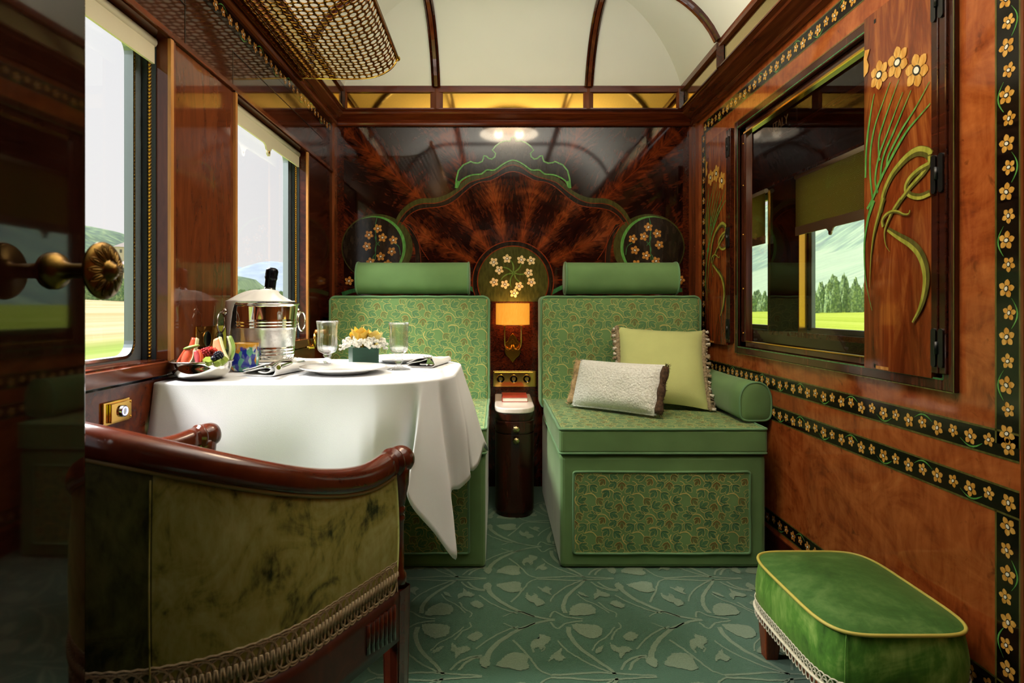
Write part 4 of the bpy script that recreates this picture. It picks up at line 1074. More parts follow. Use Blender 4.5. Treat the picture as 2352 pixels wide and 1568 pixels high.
def make_seat(label):
    X0, X1, YF, YB = .22, .933, 2.087, 2.775
    t = thing('upholstered_seat', label, 'seat', ((X0+X1)/2, (YF+YB)/2, 0), 'green upholstered seats against the partition')
    mb = MB('green_cloth'); mb.box(X0, X1, YF, 2.93, .0, .392); ba = mb.build('base', t, bevel=.016, seg=3)
    mf = lambda u, v, l: (u, YF-l, v)
    px0, px1, pz0, pz1 = P(1317, 0, YF).x, P(1722, 0, YF).x, P(0, 1270, YF).z, P(0, 1083, YF).z
    mb = MB('green_pattern'); mb.prism([(px0, pz0), (px1, pz0), (px1, pz1), (px0, pz1)], mf, 0, .003, 'green_pattern')
    leafpat(mb, lambda u, v, l: mf(u, v, l+.003), px0+.004, px1-.004, pz0+.004, pz1-.004, px0, pz0+.05, .82); mb.build('base_panel', ba, fix=False)
    rect_pipe(px0, px1, pz0, pz1, .008, mf, .0042, 'panel_piping', ba, lift=.003)
    # seat cushion
    z0, z1 = .396, .483
    mb = MB('green_cloth'); mb.box(X0-.004, X1+.004, YF-.006, YB+.03, z0, z1)
    mt_ = lambda u, v, l: (u, v, z1+l)
    cu = mb.build('seat_cushion', t, bevel=.012, seg=3)
    mb = MB('green_pattern'); mb.flat([(X0+.004, YF+.002), (X1-.004, YF+.002), (X1-.004, YB), (X0+.004, YB)], mt_, 'green_pattern', .0004)
    leafpat(mb, mt_, X0+.008, X1-.008, YF+.008, YB, X0, YF, .9); mb.build('top_cover', cu, fix=False)
    rect_pipe(X0-.002, X1+.002, YF-.004, YB+.02, .012, mt_, .0048, 'piping', cu, lift=-.001)
    rect_pipe(X0-.002, X1+.002, YF-.004, YB+.02, .012, lambda u, v, l: (u, v, z0+.003+l), .0042, 'piping', cu)
    # back cushion
    bx0, bx1, bz0, bz1 = P(1241, 0, 2.77).x, P(1611, 0, 2.77).x, .44, .957
    mb = MB('green_cloth'); mb.box(bx0, bx1, YB-.005, 2.94, bz0, bz1); bc = mb.build('back_cushion', t, bevel=.022, seg=4)
    mbk = lambda u, v, l: (u, YB-.005-l, v)
    mb = MB('green_pattern'); 
    mb.flat([(bx0+.02, bz0+.02), (bx1-.02, bz0+.02), (bx1-.02, bz1-.02), (bx0+.02, bz1-.02)], mbk, 'green_pattern', .0004)
    leafpat(mb, mbk, bx0+.012, bx1-.012, bz0+.014, bz1-.014, bx0+.03, bz1-.02); mb.build('front_cover', bc, fix=False)
    rect_pipe(bx0+.003, bx1-.003, bz0+.003, bz1-.003, .028, mbk, .0052, 'piping', bc, lift=-.004)
    # headrest roll
    hx0, hx1 = P(1300, 0, 2.78).x, P(1561, 0, 2.78).x
    cy, cz, ry, rz = 2.845, 1.038, .075, .078
    def sec(a):
        c_, s_ = math.cos(a), math.sin(a); p = 2.6
        return (ry*math.copysign(abs(c_)**(2/p), c_), rz*math.copysign(abs(s_)**(2/p), s_)*(1 if s_ > 0 else .92))
    mb = MB('green_cloth')
    ends = [(hx0-.004, .0), (hx0-.003, .6), (hx0, .97), (hx0+.006, 1.0)]+[(hx0+.006+(hx1-hx0-.012)*k/8, 1.0-.012*math.sin(PI*k/8)) for k in range(1, 8)]+[(hx1-.006, 1.0), (hx1, .97), (hx1+.003, .6), (hx1+.004, 0)]
    mb.grid(lambda u, v: (ends[round(v*(len(ends)-1))][0], cy+sec(2*PI*u)[0]*ends[round(v*(len(ends)-1))][1], cz+sec(2*PI*u)[1]*ends[round(v*(len(ends)-1))][1]), 40, len(ends), None, True, True)
    hr = mb.build('headrest', t)
    for xx in (hx0+.003, hx1-.003):
        mb = MB('green_piping'); mb.tube([(xx, cy+sec(2*PI*k/40)[0], cz+sec(2*PI*k/40)[1]) for k in range(40)], .0042, 8, closed=True); mb.build('piping', hr)
    return t
seat = make_seat('green patterned seat under the corridor window, holding two loose cushions')
left_seat = copy_tree(seat, (seat.location.x-.972, seat.location.y, 0), 'green patterned seat behind the white laid table')
# armrest of the right seat
ax0, ax1, az0, az1 = .880, .9985, .490, .633
def dsec(k, n=44, inset=0.0):
    """D-shaped end: flat bottom with rounded corners, round top"""
    w_, h_ = (ax1-ax0)/2-inset, az1-az0-2*inset
    a = 2*PI*k/n; c_, s_ = math.cos(a), math.sin(a)
    p = 2.3 if s_ > 0 else 4.5
    return ((ax0+ax1)/2+w_*math.copysign(abs(c_)**(2/p), c_), az0+inset+h_*.45+(h_*.55 if s_ > 0 else h_*.45)*math.copysign(abs(s_)**(2/p), s_))
mb = MB('green_cloth')
st = [(2.186, .055), (2.185, .03), (2.186, .006), (2.190, .0), (2.3, .002), (2.5, .003), (2.752, .0)]
mb.grid(lambda u, v: (dsec(u*44, inset=st[round(v*6)][1])[0], st[round(v*6)][0], dsec(u*44, inset=st[round(v*6)][1])[1]), 44, 7, None, True, True)
mb.poly([(dsec(k, inset=.055)[0], 2.186, dsec(k, inset=.055)[1]) for k in range(44)])
t = tag(mb.build('armrest', loc=((ax0+ax1)/2, 2.19, az0)), 'green bolster armrest lying along the wall on the right seat', 'armrest')
mb = MB('green_piping'); mb.tube([(dsec(k, inset=.002)[0], 2.188, dsec(k, inset=.002)[1]) for k in range(44)], .0042, 8, closed=True); mb.build('piping', t)
# ================================================================== CUSHIONS
def pillow(w, h, T, mat_, name, label, loc, M_, grad=1.0, sag=.03, extra=None):
    t = thing(name, label, 'cushion', loc)
    L = Vector(loc)
    def surf(u, v, s_):
        x, y = 2*u-1, 2*v-1
        e = (1-abs(x)**3.2)*(1-abs(y)**3.2)
        px = x*w/2*(1-.06*(1-y*y)**1*0-sag*(1-y*y)*abs(x)); py = y*h/2*(1-sag*1.6*(1-x*x)*abs(y))
        wr = .006*mn.noise((x*2.2+3, y*2.2, s_))
        return L+M_ @ Vector((px, py, s_*(T/2*max(0, e)**.55+wr*e)))
    mb = MB(mat_)
    mb.grid(lambda u, v: surf(u, v, 1), 26, 20); mb.grid(lambda u, v: surf(u, v, -1), 26, 20)
    mb.build('cover', t); return t, surf
def basis(nrm, up): 
    n = Vector(nrm).normalized(); u = Vector(up); u = (u-n*u.dot(n)).normalized(); r = u.cross(n); return Matrix((r, u, n)).transposed()
ML = basis((-.10, -.80, .58), (.045, 0, 1))
t, sf = pillow(.365, .385, .125, 'lime_cloth', 'tasselled_cushion', 'pale lime linen cushion with beige tasselled side edges', (.698, 2.562, .655), ML, sag=.055)
for sd, un in ((0.0, 'left'), (1.0, 'right')):
    mb = MB('tassel'); rr = random.Random(5+int(sd))
    for k in range(34):
        v = (k+.5)/34; p = sf(sd, v, 0); q = ML @ Vector(((1 if sd else -1), rr.uniform(-.5, .3), rr.uniform(-.3, .5)))
        q = (q+Vector((0, 0, -.35))).normalized(); ln = rr.uniform(.02, .034)
        mb.sphere(p+q*.006, rr.uniform(.009, .0125), 7, 'tassel', (1, 1, 1.1))
        mb.tube([p+q*.01, p+q*(ln*.6)+Vector((rr.uniform(-.004, .004), 0, rr.uniform(-.004, .002))), p+q*ln], lambda s: .0035+.0045*s, 6, 'tassel_light' if k % 3 == 0 else 'tassel')
    mb.build('tassel_trim', t)
MWn = basis((-.60, -.70, .34), (0, 0, 1))
t, sf = pillow(.385, .20, .105, 'white_boucle', 'fur_edged_cushion', 'small white boucle cushion edged with brown fur, leaning on the lime cushion', (.480, 2.425, .589), MWn, sag=.02)
for sd in (0.0, 1.0):
    mb = MB('fur_fawn' if sd == 0 else 'fur_brown'); rr = random.Random(9)
    m0 = 'fur_fawn' if sd == 0 else 'fur_brown'
    mb.tube([sf(sd, .04+.92*k/12, 0)+MWn @ Vector(((.006 if sd else -.006), 0, 0)) for k in range(13)], lambda s: .015+.003*math.sin(s*17), 9, m0)
    for k in range(230):
        p = sf(sd, rr.uniform(.01, .99), 0)+MWn @ Vector(((.006 if sd else -.006), 0, 0)); q = (MWn @ Vector((rr.uniform(.2, 1)*(1 if sd else -1), rr.uniform(-.7, .7), rr.uniform(-1, 1)))).normalized()
        mb.tube([p+q*.008, p+q*rr.uniform(.018, .026)], lambda s: .0016*(1.05-s), 3, m0, caps=False)
    mb.build('fur_edge', t)
mb = MB('white_boucle'); mb.tube([sf(.03+.94*k/20, .0, 0) for k in range(21)], .004, 6); mb.build('piping', t)
# ================================================================== BEDSIDE CABINET, LAMP, SOCKETS
nx0, nx1, nyb, nyf = -.008, .166, 3.035, 2.585
def dplan(e=0.0, n=20):
    cx_ = (nx0+nx1)/2; w_ = (nx1-nx0)/2+e
    return [(cx_+w_, nyb)]+[(cx_+w_*math.cos(-PI*k/n)*(1) , nyf+.10+(.10+e)*math.sin(-PI*k/n)) if 0 < k < n else (cx_+(w_ if k == 0 else -w_), nyf+.10) for k in range(n+1)]+[(cx_-w_, nyb)]
mz = lambda u, v, l: (u, v, l)
def dse(e): # softer squarish front
    cx_ = (nx0+nx1)/2; w_ = (nx1-nx0)/2+e; out = [(cx_+w_, nyb)]
    for k in range(25):
        a = -PI*k/24; c_, s_ = math.cos(a), math.sin(a)
        out.append((cx_+w_*math.copysign(abs(c_)**(2/2.6), c_), nyf+.11+(.11+e)*math.copysign(abs(s_)**(2/2.6), s_)))
    return out+[(cx_-w_, nyb)]
t = thing('bedside_cabinet', 'slim dark bow-fronted cabinet with marble top between the two seats', 'cabinet', ((nx0+nx1)/2, 2.8, 0))
mb = MB('cabinet_wood'); mb.prism(dse(-.006), mz, 0, .446, 'cabinet_wood'); mb.build('body', t)
mb = MB('cabinet_wood'); mb.prism(dse(-.003), mz, .416, .446, 'cabinet_wood'); mb.build('rail', t, bevel=.002)
mb = MB('marble'); mb.prism(dse(.001), mz, .447, .471, 'marble'); mb.build('top', t, bevel=.006, seg=3)
for nm, z0, z1, zk in (('drawer', .362, .413, .383), ('door', .02, .358, .334)):
    mb = MB('cabinet_wood'); mb.prism(dse(-.001), mz, z0, z1, 'cabinet_wood'); dr = mb.build(nm, t, bevel=.002)
    kc = Vector(((nx0+nx1)/2+.004, nyf-.002, zk)); mb = MB('rosette_brass')
    mb.lathe([(.0, -.0), (.005, 0), (.005, .006), (.0135, .008), (.0145, .011), (.011, .014), (.004, .017), (0, .018)], kc, 24, axis='Y', rmod=lambda r, z, a: r*(1+.1*math.cos(8*a)*(r > .01)))
    mb.build('knob', dr)
b0_ = onZ(1153, 916, .4715); 
t = thing('book', 'small red hardback book lying on the marble cabinet top', 'book', (.083, 2.87, .4715))
bx_, by_ = .02, 2.80
def boxr(mb, x0, x1, y0, y1, z0, z1, m): mb.box(x0, x1, y0, y1, z0, z1, m)
bw_, bd_ = .118, .165
x0_ = P(1153, 0, 2.76).x; yf_ = 2.76
mb = MB('book_page'); mb.box(x0_+.003, x0_+bw_-.002, yf_+.003, yf_+bd_-.003, .4735, .4905); mb.build('pages', t)
mb = MB('book_red'); mb.box(x0_, x0_+bw_, yf_, yf_+bd_, .4715, .4738); mb.box(x0_, x0_+bw_, yf_, yf_+bd_, .4902, .4928); mb.box(x0_, x0_+.003, yf_, yf_+bd_, .4715, .4928); mb.build('cover', t, bevel=.001)
mb = MB('gilt'); xc_ = x0_+bw_*.5
mb.lathe([(.006, .4931), (.0085, .4931)], (xc_, yf_+.08, 0), 20); 
for a in (0, 1, 2): mb.ribbon([(xc_-.013+a*.004, yf_+.08+.003*(a-1)), (xc_+.013-a*.004, yf_+.08+.003*(a-1))], .0015, mz, 'gilt', .4932)
mb.build('gilt_stamp', t, fix=False)
# wall lamp
lx = P(1178, 0, 3.0).x
t = thing('wall_lamp', 'brass wall lamp with glowing amber half-drum shade above the cabinet', 'lamp', (lx, YW, .74))
sz0, sz1 = P(0, 747, 2.93).z, P(0, 695, 2.93).z; sr = .0845
mb = MB('lampshade')
mb.grid(lambda u, v: (lx-sr*math.cos(PI*u), 3.035-.115*math.sin(PI*u)**.8, sz0+(sz1-sz0)*v), 25, 4); sh = mb.build('shade', t)
mb = MB('petal_amber')
for zz in (sz0, sz1-.002):
    mb = MB('petal_amber'); mb.tube([(lx-sr*math.cos(PI*k/24), 3.035-.116*math.sin(PI*k/24)**.8, zz+.001) for k in range(25)], .0016, 6, 'petal_amber'); mb.build('shade_trim', sh)
q = lambda x, y: (P(x, y, 3.0).x, P(x, y, 3.0).z)
shield = [q(1178, 765), q(1184, 772), q(1190, 784), q(1196, 788), q(1197, 810), q(1193, 818), q(1186, 824), q(1178, 835), q(1170, 824), q(1163, 818), q(1159, 810), q(1160, 788), q(1166, 784), q(1172, 772)]
mb = MB('rosette_brass'); mb.prism(shield, mB, .001, .009, 'brass'); mb.build('back_plate', t, bevel=.003)
mb = MB('brass'); cxs, czs = q(1178, 800)
tri = [q(1178, 779), q(1187, 790), q(1183, 790), q(1180, 785), q(1180, 806), q(1176, 806), q(1176, 785), q(1173, 790), q(1169, 790)]
mb.prism(tri, mB, .009, .015, 'brass'); mb.build('arrow_boss', t, bevel=.001)
for s_ in (-1, 1):
    xa = lx+s_*.041
    pts = [(xa, 2.975, sz0+.012), (xa, 2.975, .76), (xa-s_*.001, 2.98, .722), (xa-s_*.008, 2.99, .702), (xa-s_*.02, 3.0, .695), (xa-s_*.032, 3.01, .70), (lx+s_*.004, 3.035, .715)]
    mb = MB('brass_polished'); mb.tube(catmull(pts, 6), .0042, 10); 
    mb.lathe([(0, .0), (.013, .0), (.013, .003), (.006, .006), (.0, .006)], (xa, 2.975, sz0-.004), 16)
    mb.build('arm', t)
    mb = MB('bulb_warm'); mb.sphere((xa, 2.975, sz0+.05), .016, 12, None, (1, 1, 1.4)); mb.build('bulb', t)
lamp('POINT', 'wall_lamp_glow', (lx, 2.985, (sz0+sz1)/2), 1.1, (1, .62, .25), shadow_soft_size=.008)
# brass socket plate
t = thing('socket_plate', 'brass plate with three black sockets above the cabinet', 'socket', (.09, YW, .54))
q = lambda x, y: (P(x, y, 3.04).x, P(x, y, 3.04).z)
(x0_, z1_), (x1_, z0_) = q(1133, 852), q(1232, 888)
mb = MB('brass_polished'); mb.prism([(x0_, z0_), (x1_, z0_), (x1_, z1_), (x0_, z1_)], mB, .001, .008, 'brass_polished'); 
mb.prism([(x0_+.006, z0_+.006), (x1_-.006, z0_+.006), (x1_-.006, z1_-.006), (x0_+.006, z1_-.006)], mB, .008, .0095, 'brass_polished'); mb.build('plate', t, bevel=.0015)
for px in (1150, 1180, 1210):
    x_, z_ = q(px, 870); mb = MB('socket_black')
    mb.lathe([(.0, .0085), (.004, .0085), (.0185, .011), (.0185, .0125), (.022, .0125), (.022, .009)], (x_, YW, z_), 28, axis='Y', matfn=lambda i, j: 'brass' if j >= 3 else 'socket_black')
    for s_ in (-1, 1): mb.sphere((x_+s_*.0075, YW-.0105, z_), .0018, 6, 'brass')
    mb.build('socket', t)
# ================================================================== TABLE AND CLOTH
ZC = .727                                  # top of the cloth
TX0, TX1, TY0, TY1, TR_ = -.80, -.108, 1.405, 2.055, .20
t = thing('dining_table', 'wall table hidden under the white cloth', 'table', (-.45, 1.74, 0))
mb = MB('mahogany_cross')
pl = [(TX0, TY0+.004)]+arc(TX1-TR_-.004, TY0+TR_+.004, TR_, -90, 0, 10)+arc(TX1-TR_-.004, TY1-TR_-.004, TR_, 0, 90, 10)+[(TX0, TY1-.004)]
mb.prism(pl, mz, ZC-.03, ZC-.003, 'mahogany_cross'); mb.build('tabletop', t)
mb = MB('mahogany_dark'); mb.lathe([(.0, 0), (.11, 0), (.11, .02), (.04, .05), (.028, .1), (.03, .4), (.035, .69), (0, .69)], (-.38, 1.74, .004), 24); mb.build('pedestal', t)
# cloth: a flat top that turns over the edge and hangs to a free hem
per = []                                    # (top point, hem point)
def hp(px, py, Y): return P(px, py, Y)
fr = [(-.80, TY0), (-.65, TY0), (-.5, TY0), (-.4, TY0), (-.308, TY0)]
fh = [(-.802, 1.352, .40), (-.65, 1.36, .42), (-.5, 1.37, .43), (-.4, 1.378, .44), (-.30, 1.372, .455)]
keys = [(a+(ZC,), b) for a, b in zip(fr, fh)]
ac = lambda d: (TX1-TR_+TR_*math.cos(math.radians(d)), TY0+TR_+TR_*math.sin(math.radians(d)), ZC)
keys += [(ac(-80), tuple(hp(872, 1078, 1.385))), (ac(-67), tuple(hp(918, 1085, 1.41))), (ac(-57), tuple(hp(946, 1088, 1.455))), (ac(-50), tuple(hp(936, 1124, 1.375))), (ac(-46), tuple(hp(950, 1168, 1.39))), (ac(-42), tuple(hp(995, 1222, 1.43))), (ac(-38), tuple(hp(1047, 1285, 1.47))),
         (ac(-35), tuple(hp(1044, 1215, 1.50))), (ac(-30), tuple(hp(1037, 1132, 1.58))), (ac(-20), tuple(hp(1058, 1122, 1.62))), (ac(-8), tuple(hp(1080, 1098, 1.66))), (ac(4), tuple(hp(1076, 1082, 1.71)))]
keys += [((TX1, 1.66, ZC), tuple(hp(1088, 1080, 1.72))), ((TX1, 1.75, ZC), tuple(hp(1101, 1066, 1.78)))]
rg = [((TX1, 1.855, ZC), (-.046, 1.93, .44))]
a2 = lambda d: (TX1-TR_+TR_*math.cos(math.radians(d)), TY1-TR_+TR_*math.sin(math.radians(d)), ZC)
rg += [(a2(20), (-.036, 2.0, .45)), (a2(45), (-.035, 2.04, .42)), (a2(70), (-.13, 2.062, .50)), (a2(90), (-.31, 2.068, .50))]
rg += [((-.5, TY1, ZC), (-.5, 2.068, .50)), ((-.80, TY1, ZC), (-.80, 2.068, .50))]
keys += rg
tops = catmull([k[0] for k in keys], 5); hems = catmull([k[1] for k in keys], 5)
tops = [(min(max(p[0], TX0-.001), TX1), min(max(p[1], TY0), TY1), ZC) for p in tops]
hems = [(p[0], p[1] if p[1] < 2.07 else 2.07, p[2]) for p in hems]
NP, NV = len(tops), 26
mb = MB('white_linen')
cen = Vector((-.45, 1.74, ZC))
outs = []
for i, (tp_, hm) in enumerate(zip(tops, hems)):
    a = Vector(tops[max(0, i-1)]); b = Vector(tops[min(NP-1, i+1)]); d = (b-a).normalized(); outs.append(Vector((d.y, -d.x, 0)))
outs[0] = Vector((0, -1, 0))
def clothp(i, j):
    tp_, hm = Vector(tops[i]), Vector(hems[i])
    if j < 6:
        a = (j/5)*PI/2; r = .007
        return tp_-outs[i]*(r-r*math.sin(a))+Vector((0, 0, -(r-r*math.cos(a))))
    v = (j-5)/(NV-6); st = tp_-Vector((0, 0, .007)); p = st.lerp(hm, v)
    amp = .011*math.sin(v*PI*.5)*smooth(v*1.6)
    fold = math.sin(i*.42+.6*math.sin(i*.13))*.55+math.sin(i*.23+2)*.6
    if i > 20: fold *= .25
    p += outs[i]*(amp*fold+.010*math.sin(PI*v)**2*.5)
    v2 = math.exp(-((i-62)/4.0)**2); p += outs[i]*(-.014)*v2*math.sin(PI*min(1, v*1.05))
    return p
b = len(mb.v)
for i in range(NP):
    for j in range(NV): mb.v.append(clothp(i, j))
for i in range(NP-1):
    for j in range(NV-1): mb.face((b+i*NV+j, b+(i+1)*NV+j, b+(i+1)*NV+j+1, b+i*NV+j+1), None, True)
mb.face([b+i*NV for i in range(NP)], None, False)
tc_ = mb.build('tablecloth', loc=(-.45, 1.74, ZC-.007)); tag(tc_, 'white damask tablecloth with a long hanging corner', 'tablecloth')
sd_ = tc_.modifiers.new('thickness', 'SOLIDIFY'); sd_.thickness = .0012; sd_.offset = -1
# ================================================================== THINGS ON THE CLOTH
TZ = ZC+.0008
def onT(px, py, dz=0): p = onZ(px, py, TZ); p.z += dz; return p
def plate(label, c, r):
    mb = MB('porcelain')
    prof = [(0, .006), (r*.55, .006), (r*.6, .007), (r*.66, .0105), (r*.97, .0175), (r, .0185), (r*1.003, .0175), (r*.97, .0145), (r*.66, .0065), (r*.58, .0015), (r*.52, .0), (r*.5, .002), (0, .002)]
    mb.lathe(prof, c, 64)
    rr = random.Random(3)
    for k in range(9):
        a0 = rr.uniform(0, 6.28); q = [(c.x+r*rq*math.cos(a0+da), c.y+r*rq*math.sin(a0+da)) for rq, da in ((.7, 0), (.77, .08), (.86, .1), (.93, .22))]
        mb.ribbon(q, .0012, lambda u, v, l: (u, v, c.z+.0105+(math.hypot(u-c.x, v-c.y)/r-.66)*.0226+.0006), 'plate_trim', 0)
    return tag(mb.build('dinner_plate', loc=c, fix=False), label, 'plate', 'white dinner plates')
plate('white china dinner plate nearest the camera on the cloth', onT(789, 856), .114)
pc = onT(922, 830); pc.y = 1.945; pc.x = (922-CX)*pc.y/F
plate('white china plate behind the flower box, at the far place', pc, .1)
def goblet(label, c, h, r):
    t = MB('crystal'); k = h/.136
    s = r/.030
    prof = [(0, .0), (.0345*s, .0), (.035*s, .0014), (.030*s, .003), (.013, .007), (.0085, .012), (.0078, .016), (.010, .020), (.0125, .025), (.0118, .029), (.0085, .033), (.0082, .036), (.0115, .039), (.0118, .042), (.0105, .0445), (.014, .0465), (.0215*s, .050), (.0262*s, .057), (.0277*s, .068), (.0272*s, .090), (.0272*s, .108), (.0285*s, .122), (.0308*s, .1352), (.0306*s, .136),
            (.0299*s, .1356), (.0274*s, .122), (.0260*s, .108), (.0260*s, .090), (.0263*s, .068), (.0240*s, .058), (.016*s, .0525), (.006, .0505), (0, .050)]
    prof = [(a, z*k) for a, z in prof]
    def rm(r_, z, a): 
        return r_*(1+.022*math.cos(14*a)*(1 if .054*k < z < .118*k else 0)*(1 if r_ > .02 else 0))
    t.lathe(prof, c, 56, rmod=rm)
    return tag(t.build('water_goblet', loc=c), label, 'glass', 'fluted crystal goblets')
goblet('empty fluted crystal goblet left of the flower box', onT(752, 849), .137, .030)
goblet('empty fluted crystal goblet right of the flower box', onT(916, 848), .132, .0285)
# folded napkins -----------------------------------------------------------
def napkin(label, c, rot, L, Wd, hgt, seed, prof=None):
    """a loosely rolled napkin: a coiled strip run along its length, flattening towards the far end"""
    rr = random.Random(seed); mb = MB('napkin_linen'); M_ = Matrix.Rotation(rot, 3, 'Z')
    prof = prof or [(-.02, .36), (.1, .30), (.26, .34), (.36, .55), (.27, .76), (.05, .66), (-.22, .48), (-.42, .34), (-.47, .2), (-.40, .08), (-.1, .05), (.3, .05), (.45, .14), (.5, .5), (.42, .9), (.26, 1.0), (.0, .88), (-.28, .62), (-.5, .42)]
    prof = catmull(prof, 5); N = len(prof); nl = 17; b = len(mb.v)
    for q in range(nl):
        s_ = q/(nl-1); y = (s_-.5)*L; hk = hgt*(1.0-.42*smooth(s_*1.2)); wk = Wd*(1-.10*s_)
        for k, (x, z) in enumerate(prof):
            e = .0016*math.sin(k*.5+s_*7+seed)
            mb.v.append(Vector(c)+M_ @ Vector((x*wk+.005*math.sin(s_*5+seed)*z, y+.06*L*(x)*(1 if s_ > .5 else -.5), max(.0012, z*hk+e*z))))
    for q in range(nl-1):
        for k in range(N-1): mb.face((b+q*N+k, b+(q+1)*N+k, b+(q+1)*N+k+1, b+q*N+k+1), None, True)
    o = tag(mb.build('folded_napkin', loc=c), label, 'napkin', 'folded white napkins')
    m = o.modifiers.new('thickness', 'SOLIDIFY'); m.thickness = .0022; m.offset = 0
    return o
n1c = onT(650, 853); n1c.y = 1.645; n1c.x = (652-CX)*n1c.y/F
napkin('folded white napkin under the fork, left of the near plate', n1c, math.radians(-12), .235, .098, .031, 1)
n2c = onT(987, 838); n2c.y = 1.845
napkin('folded white napkin with a fork at the right end of the table', n2c, math.radians(-10), .19, .086, .031, 4)
n3c = onT(700, 828); n3c.y = 1.90; n3c.x = (700-CX)*n3c.y/F
napkin('folded white napkin at the foot of the ice bucket, on its right', n3c, math.radians(-80), .13, .10, .022, 6)
def cutlery(kind, label, base, tip, z, group):
    """fork or knife laid from the handle end to the tip"""
    a, b_ = Vector((base[0], base[1], z)), Vector((tip[0], tip[1], z)); d = (b_-a); L = d.length; d.normalize(); s_ = Vector((-d.y, d.x, 0))
    prof = lambda v: .004*math.sin(v*PI*1.15)+.006*smooth((v-.7)*4)*(1-smooth((v-.85)*6))
    mp = lambda u, v, l: a+d*(v*L)+s_*u+Vector((0, 0, l+prof(v)+.003))
    mb = MB('silver')
    if kind == 'fork':
        out = [(-.0085, .0), (-.0095, .03), (-.007, .15), (-.0032, .42), (-.003, .58), (-.008, .68), (-.0118, .76)]
        hw = [(.0085, 0), (.0105, .05), (.0075, .2), (.0033, .45), (.003, .58), (.008, .67), (.0118, .75)]
        N = len(hw); b0 = len(mb.v)
        for lf in (0, .0022):
            for w_, v in hw: mb.v.append(mp(-w_, v, lf)); mb.v.append(mp(w_, v, lf))
        for lf in (0, 1):
            for k in range(N-1): q = b0+lf*2*N+2*k; mb.face((q, q+1, q+3, q+2), None, True)
        for k in range(N-1):
            for e in (0, 1): mb.face((b0+2*k+e, b0+2*k+2+e, b0+2*N+2*k+2+e, b0+2*N+2*k+e), None, True)
        mb.face((b0, b0+1, b0+2*N+1, b0+2*N))
        for k in range(4):
            u = -.0102+k*.0068
            mb.tube([mp(u, .745, .001), mp(u, .86, .001), mp(u, 1.0, .002)], lambda t: .0017-.0006*t, 6)
    else:
        mb.tube([mp(0, 0, .003), mp(0, .05, .003), mp(0, .45, .003)], lambda t: .0058-.0018*t, 10)
        q = [(-.004, .45), (-.009, .55), (-.0095, .85), (-.004, .98), (.003, 1.0), (.004, .45)]
        mb.prism(q, mp, .0015, .0035, 'silver')
    return tag(mb.build(kind, loc=a), label, kind, group)
onN = lambda px, py, z: onZ(px, py, TZ+z)
f0, f1 = onN(612, 851, .022), onN(676, 823, .028)
cutlery('fork', 'silver fork lying tines-up on the left napkin', (f0.x, f0.y), (f1.x, f1.y), TZ+.0265, 'silver cutlery on the napkins')
k0, k1 = onN(640, 846, .026), onN(700, 836, .02)
cutlery('knife', 'silver knife beside the fork on the left napkin', (k0.x, k0.y), (k1.x, k1.y), TZ+.0225, 'silver cutlery on the napkins')
f2, f3 = onN(1000, 843, .026), onN(984, 821, .028)
cutlery('fork', 'silver fork resting on the right-end napkin', (f2.x-.012, f2.y), (f3.x-.004, f3.y), TZ+.0265, 'silver cutlery on the napkins')
# flower box ----------------------------------------------------------------
fc = onT(835, 842.5); fc.y = 1.79; fc.x = (835-CX)*fc.y/F
t = thing('flower_box', 'square dark green leaf-wrapped box of white and yellow flowers', 'flower arrangement', fc)
Mb = Matrix.Rotation(math.radians(24), 3, 'Z')
bh, bs = .058, .0385
mb = MB('leaf_wrap')
pts = [(bs, bs), (-bs, bs), (-bs, -bs), (bs, -bs)]
mq = lambda u, v, l: fc+Mb @ Vector((u, v, l))
rb = []
for cx_, cy_, a in ((bs-.006, bs-.006, 0), (-bs+.006, bs-.006, 90), (-bs+.006, -bs+.006, 180), (bs-.006, -bs+.006, 270)): rb += arc(cx_, cy_, .006, a, a+90, 4)
mb.prism(rb, mq, 0, bh, 'leaf_wrap'); mb.build('box', t, fix=True)
mb = MB('blossom_white'); rr = random.Random(11)
for k in range(190):
    a = rr.uniform(0, 2*PI); rad = rr.uniform(.016, .066)
    z = bh+.004+rr.uniform(0, .022)*(1.2-rad/.075)+(-.018 if rad > .05 else 0)*rr.random()
    q = mq(rad*math.cos(a)*1.05, rad*math.sin(a)*1.05, z+.006); s_ = rr.uniform(.005, .0075)
    for j in range(4):
        o_ = Vector((rr.uniform(-1, 1), rr.uniform(-1, 1), rr.uniform(-.3, 1)))*s_*.7
        mb.sphere(q+o_, s_*.62, 6)
bl = mb.build('white_blossom', t); bl['kind'] = 'stuff'
for k, (u, v, mt, sz_, hh) in enumerate(((-.014, -.012, 'rose_yellow', .030, .058), (.004, .012, 'rose_yellow', .028, .048), (.028, -.006, 'rose_pale', .026, .048))):
    mb = MB(mt)
    for j in range(7):
        a = j*2.4; o_ = .010+.0022*j
        def pf(u_, v_):
            w_ = (v_-.5)*2.0*(.75+.5*u_); rr_ = o_*(.5+.8*u_)
            return mq(u+rr_*math.cos(a+w_*.9), v+rr_*math.sin(a+w_*.9), bh+.006+hh*(u_**.8)*(1-.25*abs(v_-.5)*2)-.002*j)
        mb.grid(pf, 6, 7)
    mb.build('yellow_rose', t)
